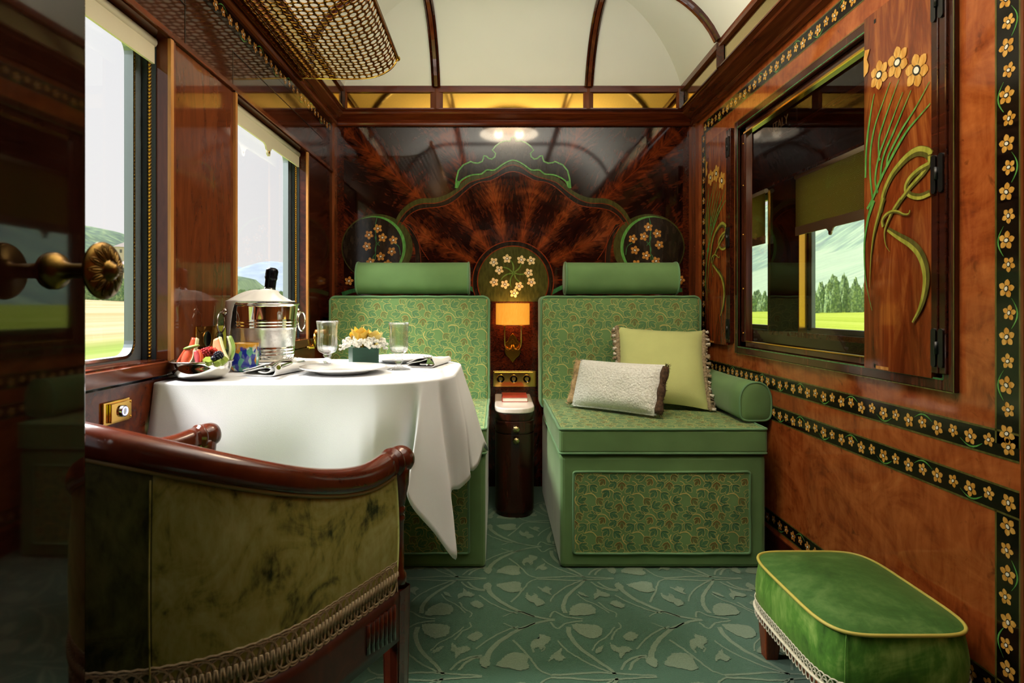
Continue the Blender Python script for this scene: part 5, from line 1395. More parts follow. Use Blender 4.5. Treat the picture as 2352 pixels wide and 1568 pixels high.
# ice bucket -----------------------------------------------------------------
bc = Vector(((606-CX)*1.795/F, 1.795, TZ+.0165))
mb = MB('porcelain'); mb.lathe([(0, .012), (.088, .012), (.10, .0155), (.101, .0162), (.100, .0145), (.07, .003), (.06, 0), (0, 0)], (bc.x, bc.y, TZ), 56)
tag(mb.build('underplate', loc=(bc.x, bc.y, TZ), fix=False), 'white plate standing under the ice bucket', 'plate')
bk = thing('ice_bucket', 'silver ring-handled ice bucket beaded with water', 'ice bucket', bc)
rB, rT, hB = .0835, .0975, .172
rad = lambda z: rB+(rT-rB)*(z/hB)**.9
prof = [(0, .004), (rB-.012, .004), (rB-.004, .0), (rB, .004)]
z = .01
zs = []
while z < hB-.008: zs.append(z); z += .003
for z in zs:
    e = .0
    for z0 in (.020, .029, .038, .100, .109, .118): 
        if abs(z-z0) < .0031: e = .0018*math.cos((z-z0)/.0031*PI/2)
    prof.append((rad(z)+e, z))
prof += [(rT+.0015, hB-.007), (rT+.004, hB-.005), (rT+.0045, hB-.002), (rT+.002, hB), (rT-.002, hB-.001), (rT-.004, hB-.01), (rB-.002, .02), (0, .008)]
mb = MB('silver'); mb.lathe(prof, bc, 64, matfn=lambda i, j: 'silver_frost' if (.0405 < prof[j][1] < .0975 and 3 < j < len(prof)-8) else 'silver'); mb.build('body', bk)
mb = MB('steel'); rr = random.Random(4)
for k in range(230):
    a = rr.uniform(PI*1.02, PI*1.98); z = rr.uniform(.008, .096); s_ = rr.uniform(.0012, .003)
    d = Vector((math.cos(a), math.sin(a), 0)); q = bc+d*(rad(z)+.0002)+Vector((0, 0, z))
    mb.sphere(q, s_, 6, 'crystal', (1, 1, 1.25))
dr_ = mb.build('water_bead', bk); dr_['kind'] = 'stuff'
for a in (math.radians(222), math.radians(222-180-8)):
    d = Vector((math.cos(a), math.sin(a), 0)); zc = .146; q = bc+d*(rad(zc)+(.014 if a > 3.2 else .004))+Vector((0, 0, zc))
    mb = MB('silver'); mb.sphere(q, .009, 10, None, (1, 1, 1.3)); mb.tube([q, q+d*.01+Vector((0, 0, -.002))], .005, 8)
    tg = Vector((-d.y, d.x, 0)); c_ = q+d*.012+Vector((0, 0, -.030))
    mb.tube([c_+(tg*.6+d*.5).normalized()*(.026*math.cos(2*PI*k/28))+Vector((0, 0, .029*math.sin(2*PI*k/28))) for k in range(28)], .0026, 8, closed=True)
    mb.build('ring_handle', bk)
# bottle in the bucket
bt = bc+Vector((-.010, .010, .018)); tilt = Matrix.Rotation(math.radians(5.5), 3, 'Y') @ Matrix.Rotation(math.radians(-4), 3, 'X')
t = thing('champagne_bottle', 'dark champagne bottle with black foil standing in the ice bucket', 'bottle', bt)
mb = MB('bottle_glass'); mb.lathe([(0, 0), (.040, .002), (.043, .01), (.043, .10), (.040, .13), (.028, .165), (.018, .19), (.0155, .205), (0, .205)], bt, 28, M_=tilt); mb.build('bottle_body', t)
mb = MB('foil_black'); 
mb.lathe([(.0162, .188), (.0162, .222), (.0165, .226), (.0178, .228), (.0182, .234), (.0172, .237), (.0178, .240), (.0178, .252), (.0155, .258), (.009, .262), (0, .2625)], bt, 28, M_=tilt, rmod=lambda r, z, a: r*(1+.05*math.cos(9*a+z*160)*(z > .229))); mb.build('foil_cap', t)
# service cloth draped over the rim
mb = MB('napkin_linen'); top = hB+.0015
def srv(u, v):
    a = math.radians(150+215*u)                                # around the front of the rim
    rr_ = rT+.004
    pk = math.exp(-((u-.60)/.26)**2)                         # peak against the bottle
    inner = Vector((.010+.026*math.cos(a), .014+.026*math.sin(a), .212-.004*(1-pk)))
    rr_ = rT+.004-.012*smooth((u-.46)/.08)
    rim = Vector((rr_*math.cos(a), rr_*math.sin(a), top+.003-.004*smooth((u-.46)/.08)))
    if v < .6:
        s_ = v/.6; p = inner.lerp(rim, s_); ex = 1.75-1.2*smooth((u-.52)/.22)
        p.z = rim.z+(inner.z-rim.z)*(1-s_**ex)
        p.z += .003*math.sin(a*7)*math.sin(PI*s_)
        return bc+p
    s_ = (v-.6)/.4
    drop = .002+.128*math.exp(-((u-.30)/.095)**4)
    z = top+.003-drop*s_; zz = max(z, .03)
    r2 = (rad(min(hB, max(.01, zz)))+.006+.003*math.sin(u*40)*s_+.008*s_*math.exp(-((u-.30)/.09)**2) if u < .47 else rr_)
    return bc+Vector((r2*math.cos(a), r2*math.sin(a), z))
mb.grid(srv, 60, 26)
o = tag(mb.build('service_cloth', loc=bc+Vector((0, 0, hB))), 'white cloth draped around the bottle over the bucket rim', 'napkin')
m = o.modifiers.new('thickness', 'SOLIDIFY'); m.thickness = .0015; m.offset = 1
# tumbler --------------------------------------------------------------------
tcn = onT(562, 851.5); tr_ = .0375
mb = MB('murano')
prof = [(0, .001), (tr_*.72, .0), (tr_*.86, .003), (tr_*.97, .012), (tr_, .022), (tr_, .075), (tr_*.99, .0775), (tr_*.94, .0765), (tr_*.92, .02), (tr_*.7, .008), (0, .007)]
mb.lathe(prof, tcn, 48); tag(mb.build('glass_tumbler', loc=tcn), 'blue and green mottled glass tumbler before the ice bucket', 'glass')
# fruit bowl -----------------------------------------------------------------
bw0 = onT(463, 866); bw0.y = 1.478; bw0.x = (463-CX)*bw0.y/F
rO = .071
fb = thing('fruit_bowl', 'small silver bowl at the window end of the table', 'bowl', bw0)
mb = MB('silver')
prof = [(0, .002), (.034, .002), (.036, 0), (.040, .001), (.052, .006), (.063, .016), (.0685, .030), (.070, .041), (.0725, .042), (.073, .045), (.0705, .0465), (.068, .044), (.066, .030), (.060, .017), (.048, .009), (.03, .006), (0, .006)]
mb.lathe(prof, bw0, 64, rmod=lambda r, z, a: r*(1+.006*math.cos(30*a)*(r > .0715))); mb.build('bowl_body', fb)
def at(px, py, dY, dz=0): 
    Y = bw0.y+dY; return P(px, py, Y)
def wedge(name, label, cat, base, tip, w, th, mt_flesh, mt_rind, bend=0.0, grp=None):
    """a long cut wedge: curved spine, tapering ends, flesh body and a rind along its back"""
    base, tip = Vector(base), Vector(tip); d = (tip-base); L = d.length; d.normalize()
    view = Vector((0, -1, 0)); s_ = d.cross(view).normalized(); n_ = s_.cross(d).normalized()
    t = thing(name, label, cat, base, grp)
    def sp(v): return base+d*(v*L)+s_*(bend*math.sin(PI*v))
    def wd(v): return w*(.55+.45*math.sin(PI*min(1, .12+v*.8)))
    mb = MB(mt_flesh)
    def f(u, v):
        a = 2*PI*u; return sp(v)+s_*(math.cos(a)*wd(v)/2)+n_*(math.sin(a)*th/2*(1 if math.sin(a) < 0 else .7))
    mb.grid(f, 14, 12, None, True, True)
    mb.face([k*12 for k in range(14)]); mb.face([k*12+11 for k in range(14)])
    mb.build('flesh', t)
    mb = MB(mt_rind)
    def g2(u, v):
        x = (u-.5)*1.04; return sp(v)+s_*(wd(v)*.52+.0015*(1-abs(x)))+n_*(x*th*.8)
    mb.grid(g2, 5, 12); ro = mb.build('rind', t); q = ro.modifiers.new('t', 'SOLIDIFY'); q.thickness = .0028; q.offset = 1
    return t
zr = .030
wedge('watermelon_wedge', 'tall orange-red melon stick leaning at the back left of the bowl', 'melon slice', at(425, 838, -.01), at(446, 776, .012), .017, .016, 'melon_red', 'melon_pale', .002, 'melon pieces in the silver bowl')
wedge('watermelon_wedge', 'short red melon stick lying over the left rim of the bowl', 'melon slice', at(408, 836, -.006), at(430, 800, -.012), .014, .014, 'melon_red', 'melon_rind', .001, 'melon pieces in the silver bowl')
wm = wedge('watermelon_wedge', 'thick orange melon block with a green rind cap, front left', 'melon slice', at(424, 836, -.045), at(438, 803, -.036), .026, .022, 'melon_red', 'melon_pale', .0, 'melon pieces in the silver bowl')
mb = MB('melon_rind'); c_ = at(440, 797, -.034)
mb.sphere(c_, .019, 14, None, (1.05, .7, .24), Matrix.Rotation(math.radians(-14), 3, 'Y')); mb.build('rind_cap', wm)
wedge('watermelon_wedge', 'small pink melon spear in the middle of the bowl', 'melon slice', at(456, 834, -.048), at(450, 806, -.042), .016, .016, 'melon_pink', 'melon_red', .001, 'melon pieces in the silver bowl')
wedge('cantaloupe_slice', 'broad pale orange melon slice with a pointed end, on the right', 'melon slice', at(514, 830, -.012), at(497, 778, .004), .024, .012, 'cantaloupe', 'melon_pale', -.006, 'melon pieces in the silver bowl')
wedge('melon_slice', 'thin curved green-edged melon slice on the right rim', 'melon slice', at(521, 832, .008), at(524, 772, .016), .010, .012, 'melon_pale', 'melon_rind', .009, 'melon pieces in the silver bowl')
def berry(name, label, c, r, mt, grp, sx=1.0):
    mb = MB(mt); c = Vector(c); rr = random.Random(int(c.x*1e5))
    mb.sphere(c, r*.82, 10, None, (1, 1, 1.05))
    for k in range(42):
        z = 1-2*(k+.5)/42; a = k*2.39996; q = Vector((math.sqrt(1-z*z)*math.cos(a), math.sqrt(1-z*z)*math.sin(a), z*1.05))*r*.84
        mb.sphere(c+q, r*.25, 6)
    return tag(mb.build(name, loc=c-Vector((0, 0, r))), label, 'berry', grp)
berry('raspberry', 'large dark red raspberry in the middle of the bowl', at(470, 811, -.030), .0125, 'raspberry', 'berries in the silver bowl')
berry('raspberry', 'smaller raspberry tucked behind the large one', at(480, 806, -.012), .0105, 'raspberry', 'berries in the silver bowl')
for k, (px, py) in enumerate(((486, 802), (494, 805), (490, 811), (498, 812))):
    mb = MB('redcurrant'); c_ = at(px, py, -.020+.004*k); mb.sphere(c_, .006, 12); mb.lathe([(0, .0055), (.0012, .0058), (.0008, .008), (0, .008)], c_, 8)
    tag(mb.build('redcurrant', loc=c_-Vector((0, 0, .006))), 'bright red currant beside the raspberries', 'berry', 'currants in the silver bowl')
berry('blackberry', 'blackberry at the front right of the bowl', at(502, 817, -.040), .0115, 'blackberry', 'berries in the silver bowl')
mb = MB('blackberry'); c_ = at(491, 823, -.048); mb.sphere(c_, .0075, 12, None, (1, 1, .9)); mb.lathe([(.0022, .0066), (.003, .0078), (.0016, .0072)], c_, 10)
tag(mb.build('blueberry', loc=c_-Vector((0, 0, .007))), 'small dark blueberry before the blackberry', 'berry', 'berries in the silver bowl')
for k, (px, py, ang, lab) in enumerate(((478, 830, 20, 'kiwi chunk at the front middle of the bowl'), (500, 831, -15, 'kiwi chunk at the front right of the bowl'), (512, 828, -40, 'kiwi chunk against the right rim of the bowl'))):
    c_ = at(px, py, -.05+.008*k); mb = MB('kiwi'); M_ = Matrix.Rotation(math.radians(ang), 3, 'Y')
    mb.lathe([(0, -.007), (.011, -.007), (.012, -.004), (.012, .005), (.0105, .007), (0, .007)], c_, 7, M_=M_ @ Matrix.Rotation(.5, 3, 'X'), smooth=False)
    tag(mb.build('kiwi_piece', loc=c_-Vector((0, 0, .008))), lab, 'kiwi', 'kiwi pieces in the silver bowl')
# ================================================================== TUB CHAIR
CO = Vector((-.5165, .965, 0)); fd = Vector((.43, .90, 0)).normalized(); rt = Vector((fd.y, -fd.x, 0))
def cl_(x, y, z): return CO+rt*x+fd*y+Vector((0, 0, z))
HW, FRT, BC = .25, .25, .03
def U(t):
    """plan of the tub, t 0..1 from the right arm front round the back to the left arm front"""
    st = FRT-BC; al = PI*HW*.98; tot = 2*st+al; s_ = t*tot
    if s_ < st: return (HW, FRT-s_)
    if s_ < st+al:
        a = (s_-st)/al*PI; return (HW*math.cos(a), BC-HW*.96*math.sin(a))
    return (-HW, BC+(s_-st-al))
def Un(t):
    a, b = U(max(0, t-.004)), U(min(1, t+.004)); d = Vector((b[0]-a[0], b[1]-a[1])).normalized(); return Vector((d.y, -d.x))*1
def off(t, o):
    p = U(t); n = Un(t); c = Vector((0, .05))
    if (Vector(p)-c).dot(n) < 0: n = -n
    return (p[0]+n.x*o, p[1]+n.y*o)
def railz(t):
    k = 1-abs(t-.5)*2
    return .623+.010*math.exp(-((k)/.08)**2)-.004+.126*smooth((k-.10)/.86)
chair = thing('tub_chair', 'polished mahogany tub armchair in olive velvet facing the table', 'armchair', CO)
NR = 72
mb = MB('chair_wood'); sec = [(-.020, -.016), (-.022, .0), (-.016, .013), (0, .019), (.016, .013), (.022, .0), (.020, -.016), (.0, -.020)]
b = 0; sec = catmull(sec, 3, True)
for i in range(NR+1):
    t = .015+.97*i/NR; z = railz(t)
    for o_, dz in sec:
        x, y = off(t, o_); mb.v.append(cl_(x, y, z+dz*1.05))
m_ = len(sec)
for i in range(NR):
    for k in range(m_): mb.face((i*m_+k, i*m_+(k+1) % m_, (i+1)*m_+(k+1) % m_, (i+1)*m_+k), None, True)
mb.face(range(m_)); mb.face(range(NR*m_, (NR+1)*m_)); mb.build('top_rail', chair)
# rail ends: turned drums
for t, s_ in ((.0, 1), (1.0, -1)):
    x, y = U(t); z = railz(.02)
    mb = MB('chair_wood'); c_ = cl_(x, y+.004, z-.002)
    Mx = Matrix((rt, Vector((0, 0, 1)), fd)).transposed()
    mb.lathe([(0, .030), (.016, .030), (.023, .026), (.0255, .018), (.0255, .002), (.021, -.003), (.0215, -.006), (.0265, -.009), (.0265, -.014), (.021, -.017), (.0215, -.024), (0, -.024)], c_, 28, M_=Mx)
    mb.build('arm_end', chair)
# arm posts and legs
def post(x, y, z0, z1, prof_, name, n=16, square=False):
    mb = MB('chair_wood'); mb.lathe([(r, z) for r, z in prof_], cl_(x, y, 0), n); return mb.build(name, chair)
for s_ in (1, -1):
    x = s_*HW; y = FRT+.006
    post(x, y, .40, .63, [(0, .40), (.018, .40), (.018, .42), (.013, .43), (.013, .515), (.015, .52), (.015, .526), (.012, .529), (.0155, .533), (.0155, .541), (.012, .544), (.015, .548), (.017, .56), (.022, .585), (.0235, .605), (.0235, .618), (0, .622)], 'arm_post')
    mb = MB('chair_wood')
    for q in range(1):
        def lp(u, v):
            a = 2*PI*u; w_ = .014+.006*v
            c_, sn = math.cos(a), math.sin(a); p = 7
            k = 1-.045*(abs(math.sin(6*a)) > .6)
            return cl_(x+w_*k*math.copysign(abs(c_)**(2/p), c_), y-.002+w_*k*math.copysign(abs(sn)**(2/p), sn), .40*v)
        mb.grid(lp, 48, 10, None, False, True)
    mb.build('front_leg', chair)
    mb = MB('chair_wood'); mb.tube([cl_(s_*.17, -.155, .36), cl_(s_*.185, -.19, .18), cl_(s_*.20, -.225, 0)], lambda t: .021-.006*t, 8); mb.build('back_leg', chair)
# fluted blocks
for s_ in (1, -1):
    mb = MB('chair_wood')
    for k in range(7):
        mb.tube([cl_(s_*(HW+.018), FRT-.03-.012*k, .325+.002*k), cl_(s_*(HW+.018), FRT-.03-.012*k, .385)], .0052, 8)
    mb.build('fluted_block', chair)
# seat rail band, upholstery outside and inside; the seam falls where two velvet panels meet
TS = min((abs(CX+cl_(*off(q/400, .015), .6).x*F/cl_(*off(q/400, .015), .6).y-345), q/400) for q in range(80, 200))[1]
def band(o_, z0, z1, mt, name, n=72, t0=.012, t1=.988, bul=0.0, nz=6, th=.0, par=None, mf_=None):
    mb = MB(mt)
    def f(u, v):
        t = t0+(t1-t0)*u; zt_ = z1(t) if callable(z1) else z1
        x, y = off(t, o_+bul*math.sin(PI*v)); return cl_(x, y, z0+(zt_-z0)*v)
    mb.grid(f, n+1, nz, matfn=mf_); ob = mb.build(name, par or chair)
    if th: q = ob.modifiers.new('t', 'SOLIDIFY'); q.thickness = th; q.offset = 0
    return ob
band(.004, .315, .402, 'rail_wood', 'seat_rail', th=.03)
band(.012, .398, lambda t: railz(t)-.014, 'velvet_olive', 'outer_back', n=144, bul=.006, nz=10, th=.004, mf_=lambda i, j: 'velvet_dark' if .012+.976*(i+.5)/144 > TS+.0005 else 'velvet_olive')
band(-.014, .47, lambda t: railz(t)-.018, 'velvet_inner', 'inner_back', bul=-.014, nz=10, th=.004)
for nm, o_, dz, mt in (('outer_piping', .0155, -.020, 'chair_piping'), ('inner_piping', -.020, -.022, 'gold_piping')):
    mb = MB(mt); pts = [cl_(*off(.02+.96*k/90, o_), railz(.02+.96*k/90)+dz) for k in range(91)]
    if nm == 'inner_piping':
        pts = [cl_(*off(.035, o_), .48), cl_(*off(.03, o_), .56), cl_(*off(.032, o_), railz(.03)-.04)]+pts[2:-2]+[cl_(*off(.968, o_), railz(.97)-.04), cl_(*off(.97, o_), .56), cl_(*off(.965, o_), .48)]
    mb.tube(pts, .0036, 8); mb.build(nm, chair)
for tt in (TS,):
    mb = MB('velvet_olive'); mb.tube([cl_(*off(tt, .0175+.006*math.sin(PI*k/10)), .41+(railz(tt)-.03-.41)*k/10) for k in range(11)], .0012, 6); mb.build('seam', chair)
# braid: two interlaced rows of loops with a corded centre
mb = MB('braid')
def bp(s_, z, o_=.0165): t = .015+.97*s_; x, y = off(t, o_); return cl_(x, y, z)
NB = 78; LT = 1.27
for ph, sg, rr_ in ((0, 1, .0185), (.08, 1, .0145), (.5, -1, .0185), (.58, -1, .0145)):
    pts = []
    for k in range(NB*16+1):
        a = 2*PI*k/16+ph*2*PI; s_ = (k/16)/NB+.0165*math.sin(a)/LT
        pts.append(bp(min(1, max(0, s_)), .430+sg*.009+rr_*math.cos(a), .0165+.0012*math.cos(a)*sg))
    mb.tube(pts, .0018, 4)
pts = []
for k in range(NB*12+1):
    a = 2*PI*k/6; pts.append(bp(min(1, k/(NB*12)), .430+.0085*math.copysign(abs(math.sin(a))**.4, math.sin(a)), .0195))
mb.tube(pts, .002, 5)
mb.build('braid_trim', chair)
# seat cushion
mb = MB('velvet_inner')
outl = [off(.03+.94*k/60, -.024) for k in range(61)]
cxm, cym = 0, .0
def sc2(u, v):
    i = u*60; i0 = int(min(60, round(i))); x, y = outl[i0]
    k = [0, .5, .85, .97, 1.0, 1.0, .98][round(v*6)]; z = [.492, .490, .484, .474, .462, .42, .405][round(v*6)]
    return cl_(x*k, .08+(y-.08)*k, z)
mb.grid(sc2, 61, 7); 
# front edge face
mb.poly([cl_(x, y, .462) for x, y in (outl[0], outl[-1])]+[cl_(outl[-1][0], outl[-1][1], .405), cl_(outl[0][0], outl[0][1], .405)])
mb.build('seat', chair)
# ================================================================== FOOTSTOOL
S0x, S1x, S0y, S1y = .668, .968, 1.195, 1.605
sc_ = Vector(((S0x+S1x)/2, (S0y+S1y)/2, 0)); hx_, hy_ = (S1x-S0x)/2, (S1y-S0y)/2
stool = thing('footstool', 'low green velvet footstool with gold piping by the right wall', 'footstool', sc_)
def rrx(a, e=0.0, p=5.0):
    c_, s_ = math.cos(a), math.sin(a)
    return Vector(((hx_+e)*math.copysign(abs(c_)**(2/p), c_), (hy_+e)*math.copysign(abs(s_)**(2/p), s_), 0))
NS = 96; ZP = .252
mb = MB('velvet_green_top')
mb.grid(lambda u, v: sc_+rrx(2*PI*u)*(1-v if v < 1 else 0)+Vector((0, 0, ZP+.024*(1-(1-v)**2.6))), NS, 12, None, True, True)
mb.build('top_cushion', stool)
mb = MB('velvet_green_side')
mb.grid(lambda u, v: sc_+rrx(2*PI*u, -.002+.009*math.sin(PI*v**.8))+Vector((0, 0, .125+(ZP-.125)*v)), NS, 10, None, True, True)
mb.build('side_cushion', stool)
mb = MB('gold_piping'); mb.tube([sc_+rrx(2*PI*k/NS, .0015)+Vector((0, 0, ZP)) for k in range(NS)], .0038, 8, closed=True); mb.build('piping', stool)
mb = MB('velvet_green_side')
for a in (math.radians(a_) for a_ in (-122.5,)):
    mb.tube([sc_+rrx(a, .002+.009*math.sin(PI*(k/8)**.8))+Vector((0, 0, .13+(ZP-.133)*k/8)) for k in range(9)], .0012, 5)
mb.build('seam', stool)
mb = MB('stool_leg'); mb.grid(lambda u, v: sc_+rrx(2*PI*u, -.012)+Vector((0, 0, .092+.036*v)), NS, 2, None, False, True); 
mb.face([k*2 for k in range(NS)]); mb.build('rail', stool)
perim = [rrx(2*PI*k/400, .006) for k in range(400)]
import bisect
cum = [0]
for k in range(400): cum.append(cum[-1]+(perim[(k+1) % 400]-perim[k]).length)
def sp_(d, e=0.0):
    d %= cum[-1]; j = min(399, bisect.bisect_right(cum, d)-1); f = (d-cum[j])/max(1e-9, cum[j+1]-cum[j])
    p = perim[j].lerp(perim[(j+1) % 400], f); return p*(1+e/.2)
mb = MB('braid_pale'); NB2 = 92
for sg in (1, -1):
    pts = []
    for k in range(NB2*14):
        a = 2*PI*k/14+(PI if sg < 0 else 0); d = cum[-1]*k/(NB2*14)+.010*math.sin(a)
        pts.append(sc_+sp_(d, .001*math.cos(a)*sg+.001)+Vector((0, 0, .132+sg*.006+.0145*math.cos(a))))
    mb.tube(pts, .0016, 5, closed=True)
for dz, rr_ in ((0, .0058),):
    mb.tube([sc_+sp_(cum[-1]*k/300, .0016)+Vector((0, 0, .131)) for k in range(300)], rr_, 6, closed=True, flat=.4)
mb.build('braid_trim', stool)
for sx_ in (-1, 1):
    for sy_ in (-1, 1):
        mb = MB('stool_leg'); c_ = sc_+Vector((sx_*(hx_-.042), sy_*(hy_-.045), 0))
        def lg(u, v):
            a = 2*PI*u+PI/4; w_ = .016+.011*v; cc, ss = math.cos(a), math.sin(a); p = 9
            return c_+Vector((w_*math.copysign(abs(cc)**(2/p), cc)+sx_*.004*(1-v), w_*math.copysign(abs(ss)**(2/p), ss), .118*v))
        mb.grid(lg, 32, 5, None, False, True); mb.face([k*5 for k in range(32)]); mb.build('leg', stool)
# ================================================================== LUGGAGE RACK
YE = 2.43; YS = .35
pr_ = [(-.795, 1.835), (-.70, 1.832), (-.60, 1.830), (-.53, 1.832), (-.48, 1.842), (-.44, 1.861), (-.415, 1.884), (-.4035, 1.905)]
pr_ = catmull(pr_, 10)
cumr = [0]
for a, b in zip(pr_, pr_[1:]): cumr.append(cumr[-1]+math.hypot(b[0]-a[0], b[1]-a[1]))
LR = cumr[-1]
def rk(u, v):
    """u along the section from the wall to the front, v along the carriage"""
    u = max(0, min(LR, u)); j = min(len(pr_)-2, max(0, bisect.bisect_right(cumr, u)-1)); f = (u-cumr[j])/max(1e-9, cumr[j+1]-cumr[j])
    up = .0
    dv = YE-v
    if dv < .03: up = -.006*(1-dv/.03)
    return Vector((pr_[j][0]+(pr_[j+1][0]-pr_[j][0])*f, v, pr_[j][1]+(pr_[j+1][1]-pr_[j][1])*f+up))
rack = thing('luggage_rack', 'pierced brass luggage rack above the windows', 'luggage rack', (-.6, 1.4, 1.83))
mb = MB('rack_brass'); cs = .0235
nu = int(LR/cs); cs = LR/nu; nv_ = int((YE-YS)/cs)
for i in range(nu):
    for j in range(nv_):
        u0, v0 = i*cs, YE-(j+1)*cs; cu_, cv_ = u0+cs/2, v0+cs/2
        r = cs*.475 if (i+j) % 2 == 0 else cs*.30
        n = 12; b = len(mb.v)
        for k in range(n): a = 2*PI*k/n; mb.v.append(rk(cu_+r*math.cos(a), cv_+r*math.sin(a)))
        sq = []
        for k in range(n):
            a = 2*PI*k/n; c_, s_ = math.cos(a), math.sin(a); m_ = max(abs(c_), abs(s_)); sq.append((cu_+c_/m_*cs/2, cv_+s_/m_*cs/2))
        for x, y in sq: mb.v.append(rk(x, y))
        for k in range(n): mb.face((b+k, b+(k+1) % n, b+n+(k+1) % n, b+n+k), None, True)
        for q in range(4):
            k0 = q*3+1; k1 = k0+1; cx_ = cu_+(cs/2)*(1 if q in (0, 3) else -1); cy_ = cv_+(cs/2)*(1 if q in (0, 1) else -1)
            mb.v.append(rk(cx_, cy_)); mb.face((b+n+k0, b+n+k1, len(mb.v)-1))
sh = mb.build('pierced_sheet', rack); q = sh.modifiers.new('t', 'SOLIDIFY'); q.thickness = .0016; q.offset = 0
mb = MB('rack_brass'); mb.tube([(-.400, YS-.02, 1.908), (-.400, YE+.004, 1.908)], .0075, 12); mb.build('front_rail', rack)
mb = MB('rack_brass'); mb.tube([(-.792, YS-.02, 1.829), (-.792, YE+.01, 1.829)], .0085, 12); mb.tube([(-.792, YE+.01, 1.829), (-.792, YE+.016, 1.829)], .0085, 12); mb.build('wall_rail', rack)
mb = MB('rack_brass'); mb.tube([(-.775, YS, 1.839), (-.775, YE, 1.834)], .005, 8); mb.tube([(-.76, YS, 1.838), (-.76, YE, 1.833)], .003, 8); mb.build('wall_bead', rack)
mb = MB('brass_polished'); mb.tube([rk(LR*k/30, YE)+Vector((0, 0, 0)) for k in range(31)], .004, 8); mb.build('end_rail', rack)
mb = MB('brass_polished'); mb.sphere((-.400, YE+.004, 1.908), .011, 12); mb.build('corner_knob', rack)
# ================================================================== OPEN DOOR WITH KNOB
DA = math.radians(-2.0); dn = Vector((math.cos(DA), math.sin(DA), 0)); dd = Vector((-math.sin(DA), math.cos(DA), 0))
DB = Vector((-.4515, .60, 0))
def dp(a, b, z): return DB+dd*a+dn*b+Vector((0, 0, z))
EDGE = .0607
mb = MB('door_wood')
vv = [dp(-.62, -.042, .008), dp(EDGE, -.042, .008), dp(EDGE, 0, .008), dp(-.62, 0, .008)]; v2 = [p+Vector((0, 0, 1.97)) for p in vv]
mb.v = vv+v2
for q in ((3, 2, 1, 0), (4, 5, 6, 7), (0, 1, 5, 4), (1, 2, 6, 5), (2, 3, 7, 6), (3, 0, 4, 7)): mb.face(q)
door = struct(mb.build('door_1', bevel=.003), 'dark polished cabin door standing open at the left')
kz = P(245, 620, .60).z
mb = MB('antique_brass'); Mk = Matrix((dd, Vector((0, 0, 1)), dn)).transposed()
kb = DB+dd*.0137+Vector((0, 0, kz))
prof = [(.019, 0), (.019, .003), (.0175, .006), (.0135, .009), (.0095, .013), (.0078, .020), (.0074, .038), (.0085, .044), (.012, .0475), (.026, .0495), (.0287, .0505), (.0293, .0520), (.0287, .0535), (.024, .0556), (.018, .0574), (.012, .0588), (.0098, .0592), (.0092, .0618), (.0070, .0632), (.0062, .0650), (.003, .0664), (0, .0667)]
def km(r, z, a): return r*(1+(.035*math.cos(12*a)*smooth((r-.010)/.008) if z > .044 else 0))
mb.lathe(prof, kb, 72, M_=Mk, rmod=lambda r, z, a: r)
kn = mb.build('door_knob', door)
mb = MB('antique_brass')
for k in range(14):
    a = 2*PI*k/14
    for da, w_ in ((-.13, .0007), (.13, .0007), (0, .0011)):
        pts = []
        for q in range(8):
            s_ = q/7; r = .0112+(.0155 if da else .012)*s_; z = .0592-.0056*((r-.0098)/.0189)**1.35+.0003
            aa = a+da*math.sin(PI*(.15+.85*s_))*1.15; pts.append(kb+Mk @ Vector((r*math.cos(aa), r*math.sin(aa), z)))
        mb.tube(pts, lambda s: w_*(.5+.8*math.sin(PI*min(1, .1+.85*s))), 5)
mb.build('petal_relief', kn)
# ================================================================== CEILING LAMP, WALL FITTINGS
lc = Vector((.088, 1.74, 2.235))
t = thing('ceiling_lamp', 'scalloped copper ceiling lamp mirrored in the partition', 'lamp', lc)
mb = MB('copper_lamp')
mb.lathe([(.03, .012), (.06, -.005), (.10, -.022), (.14, -.030), (.18, -.030), (.182, -.027), (.14, -.024), (.10, -.016), (.06, .0), (.03, .016)], lc, 72, rmod=lambda r, z, a: r*(1+.06*abs(math.cos(5*a))*(r > .13))); mb.build('dish', t)
mb = MB('brass'); mb.lathe([(0, .014), (.032, .014), (.034, .0), (.03, -.03), (.014, -.04), (.006, -.055), (0, -.058)], lc, 24); mb.build('boss', t)
for s_ in (-1, 1):
    mb = MB('bulb_warm'); mb.sphere(lc+Vector((s_*.075, 0, -.052)), .018, 14); mb.build('bulb', t)
    lamp('POINT', 'ceiling_bulb', lc+Vector((s_*.075, 0, -.075)), 1.2, (1, .8, .55), shadow_soft_size=.03)
lamp('AREA', 'ceiling_lamp_glow', lc+Vector((0, 0, -.078)), 6.5, (1, .82, .58), lc-Vector((0, 0, 2)), shape='DISK', size=.42)
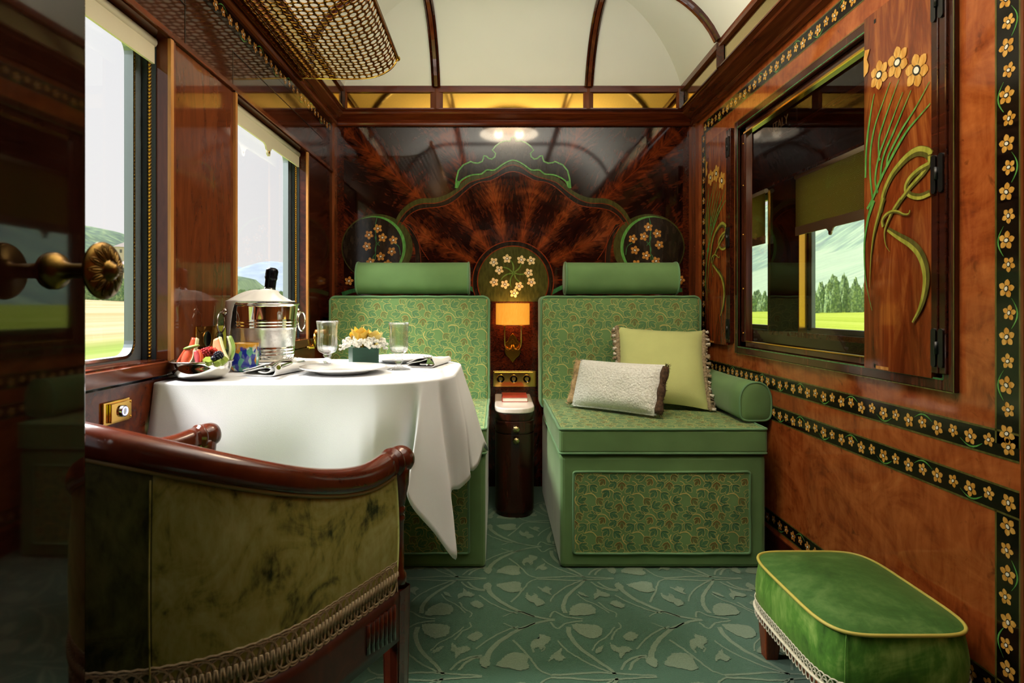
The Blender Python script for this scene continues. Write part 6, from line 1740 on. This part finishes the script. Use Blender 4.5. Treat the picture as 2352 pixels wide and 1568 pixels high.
# brass plate with lit button, below the window sill
xs_ = XL+.013
a_, b_ = onX(233, 940, xs_), onX(294, 940, xs_)
mw = lambda u, v, l: (xs_+l, u, v)
t = thing('button_plate', 'brass plate with a lit push button below the window sill', 'switch', (xs_, a_.y, .69))
z0, z1 = onX(294, 962, xs_).z, onX(294, 912, xs_).z
mb = MB('brass_polished'); mb.prism([(a_.y, z0), (b_.y, z0), (b_.y, z1), (a_.y, z1)], mw, .0, .004, 'brass_polished'); mb.prism([(a_.y+.016, z0+.004), (b_.y-.003, z0+.004), (b_.y-.003, z1-.004), (a_.y+.016, z1-.004)], mw, .004, .010, 'brass_polished'); mb.build('plate', t, bevel=.0012)
bcn = Vector((xs_, (a_.y+b_.y)/2+.008, (z0+z1)/2))
mb = MB('steel'); mb.lathe([(0, .016), (.0075, .016), (.0125, .015), (.0125, .0)], bcn, 24, axis='X'); bo = mb.build('button', t)
mb = MB('led_ring'); mb.tube([bcn+Vector((.0166, .0085*math.cos(2*PI*k/24), .0085*math.sin(2*PI*k/24))) for k in range(24)], .0011, 6, closed=True); mb.build('light_ring', bo)
for dy, dz in ((.004, .004), (.004, -.004)):
    mb = MB('brass'); yy = b_.y-.007; zz = z0+.008 if dz > 0 else z1-.008; mb.sphere((xs_+.010, yy, zz), .0022, 8); mb.build('screw', t)
# double socket on the pier
a_, b_ = onX(446, 790, XL), onX(516, 780, XL)
t = thing('pier_socket', 'brass plate with two black oval sockets on the pier between the windows', 'socket', (XL, a_.y, .80))
z0, z1 = onX(446, 812, XL).z, onX(516, 746, XL).z
mb = MB('brass_polished'); mb.prism([(a_.y, z0), (b_.y, z0), (b_.y, z1), (a_.y, z1)], mL, .0005, .005, 'brass_polished'); mb.build('plate', t, bevel=.001)
for k, px in enumerate((471, 500)):
    yc = onX(px, 780, XL).y; zc = onX(px, 778, XL).z
    mb = MB('socket_black'); mb.lathe([(0, .0056), (.019, .0056), (.021, .007), (.023, .0068), (.023, .0045)], (XL, yc, zc), 28, axis='X', matfn=lambda i, j: 'bronze_line' if j >= 2 else 'socket_black'); mb.build('socket', t)
# window crank
t = thing('window_crank', 'brass window crank with a wooden grip by the far window', 'crank', (XL+.01, 2.60, .74))
c_ = onX(690, 800, XL+.02)
yk = 2.60
mb = MB('brass_polished'); mb.lathe([(.02, 0), (.02, .006), (.012, .012), (.009, .03), (0, .03)], (XL+.003, yk, .735), 20, axis='X')
mb.tube([(XL+.03, yk, .735), (XL+.034, yk-.01, .765), (XL+.034, yk-.004, .80)], lambda s: .0085-.003*s, 10); mb.build('arm', t)
mb = MB('light_trim'); mb.lathe([(0, .0), (.0085, .0), (.009, .01), (.0075, .02), (.009, .032), (.011, .038), (.009, .046), (0, .047)], (XL+.036, yk-.004, .80), 20, axis='X'); mb.build('grip', t)
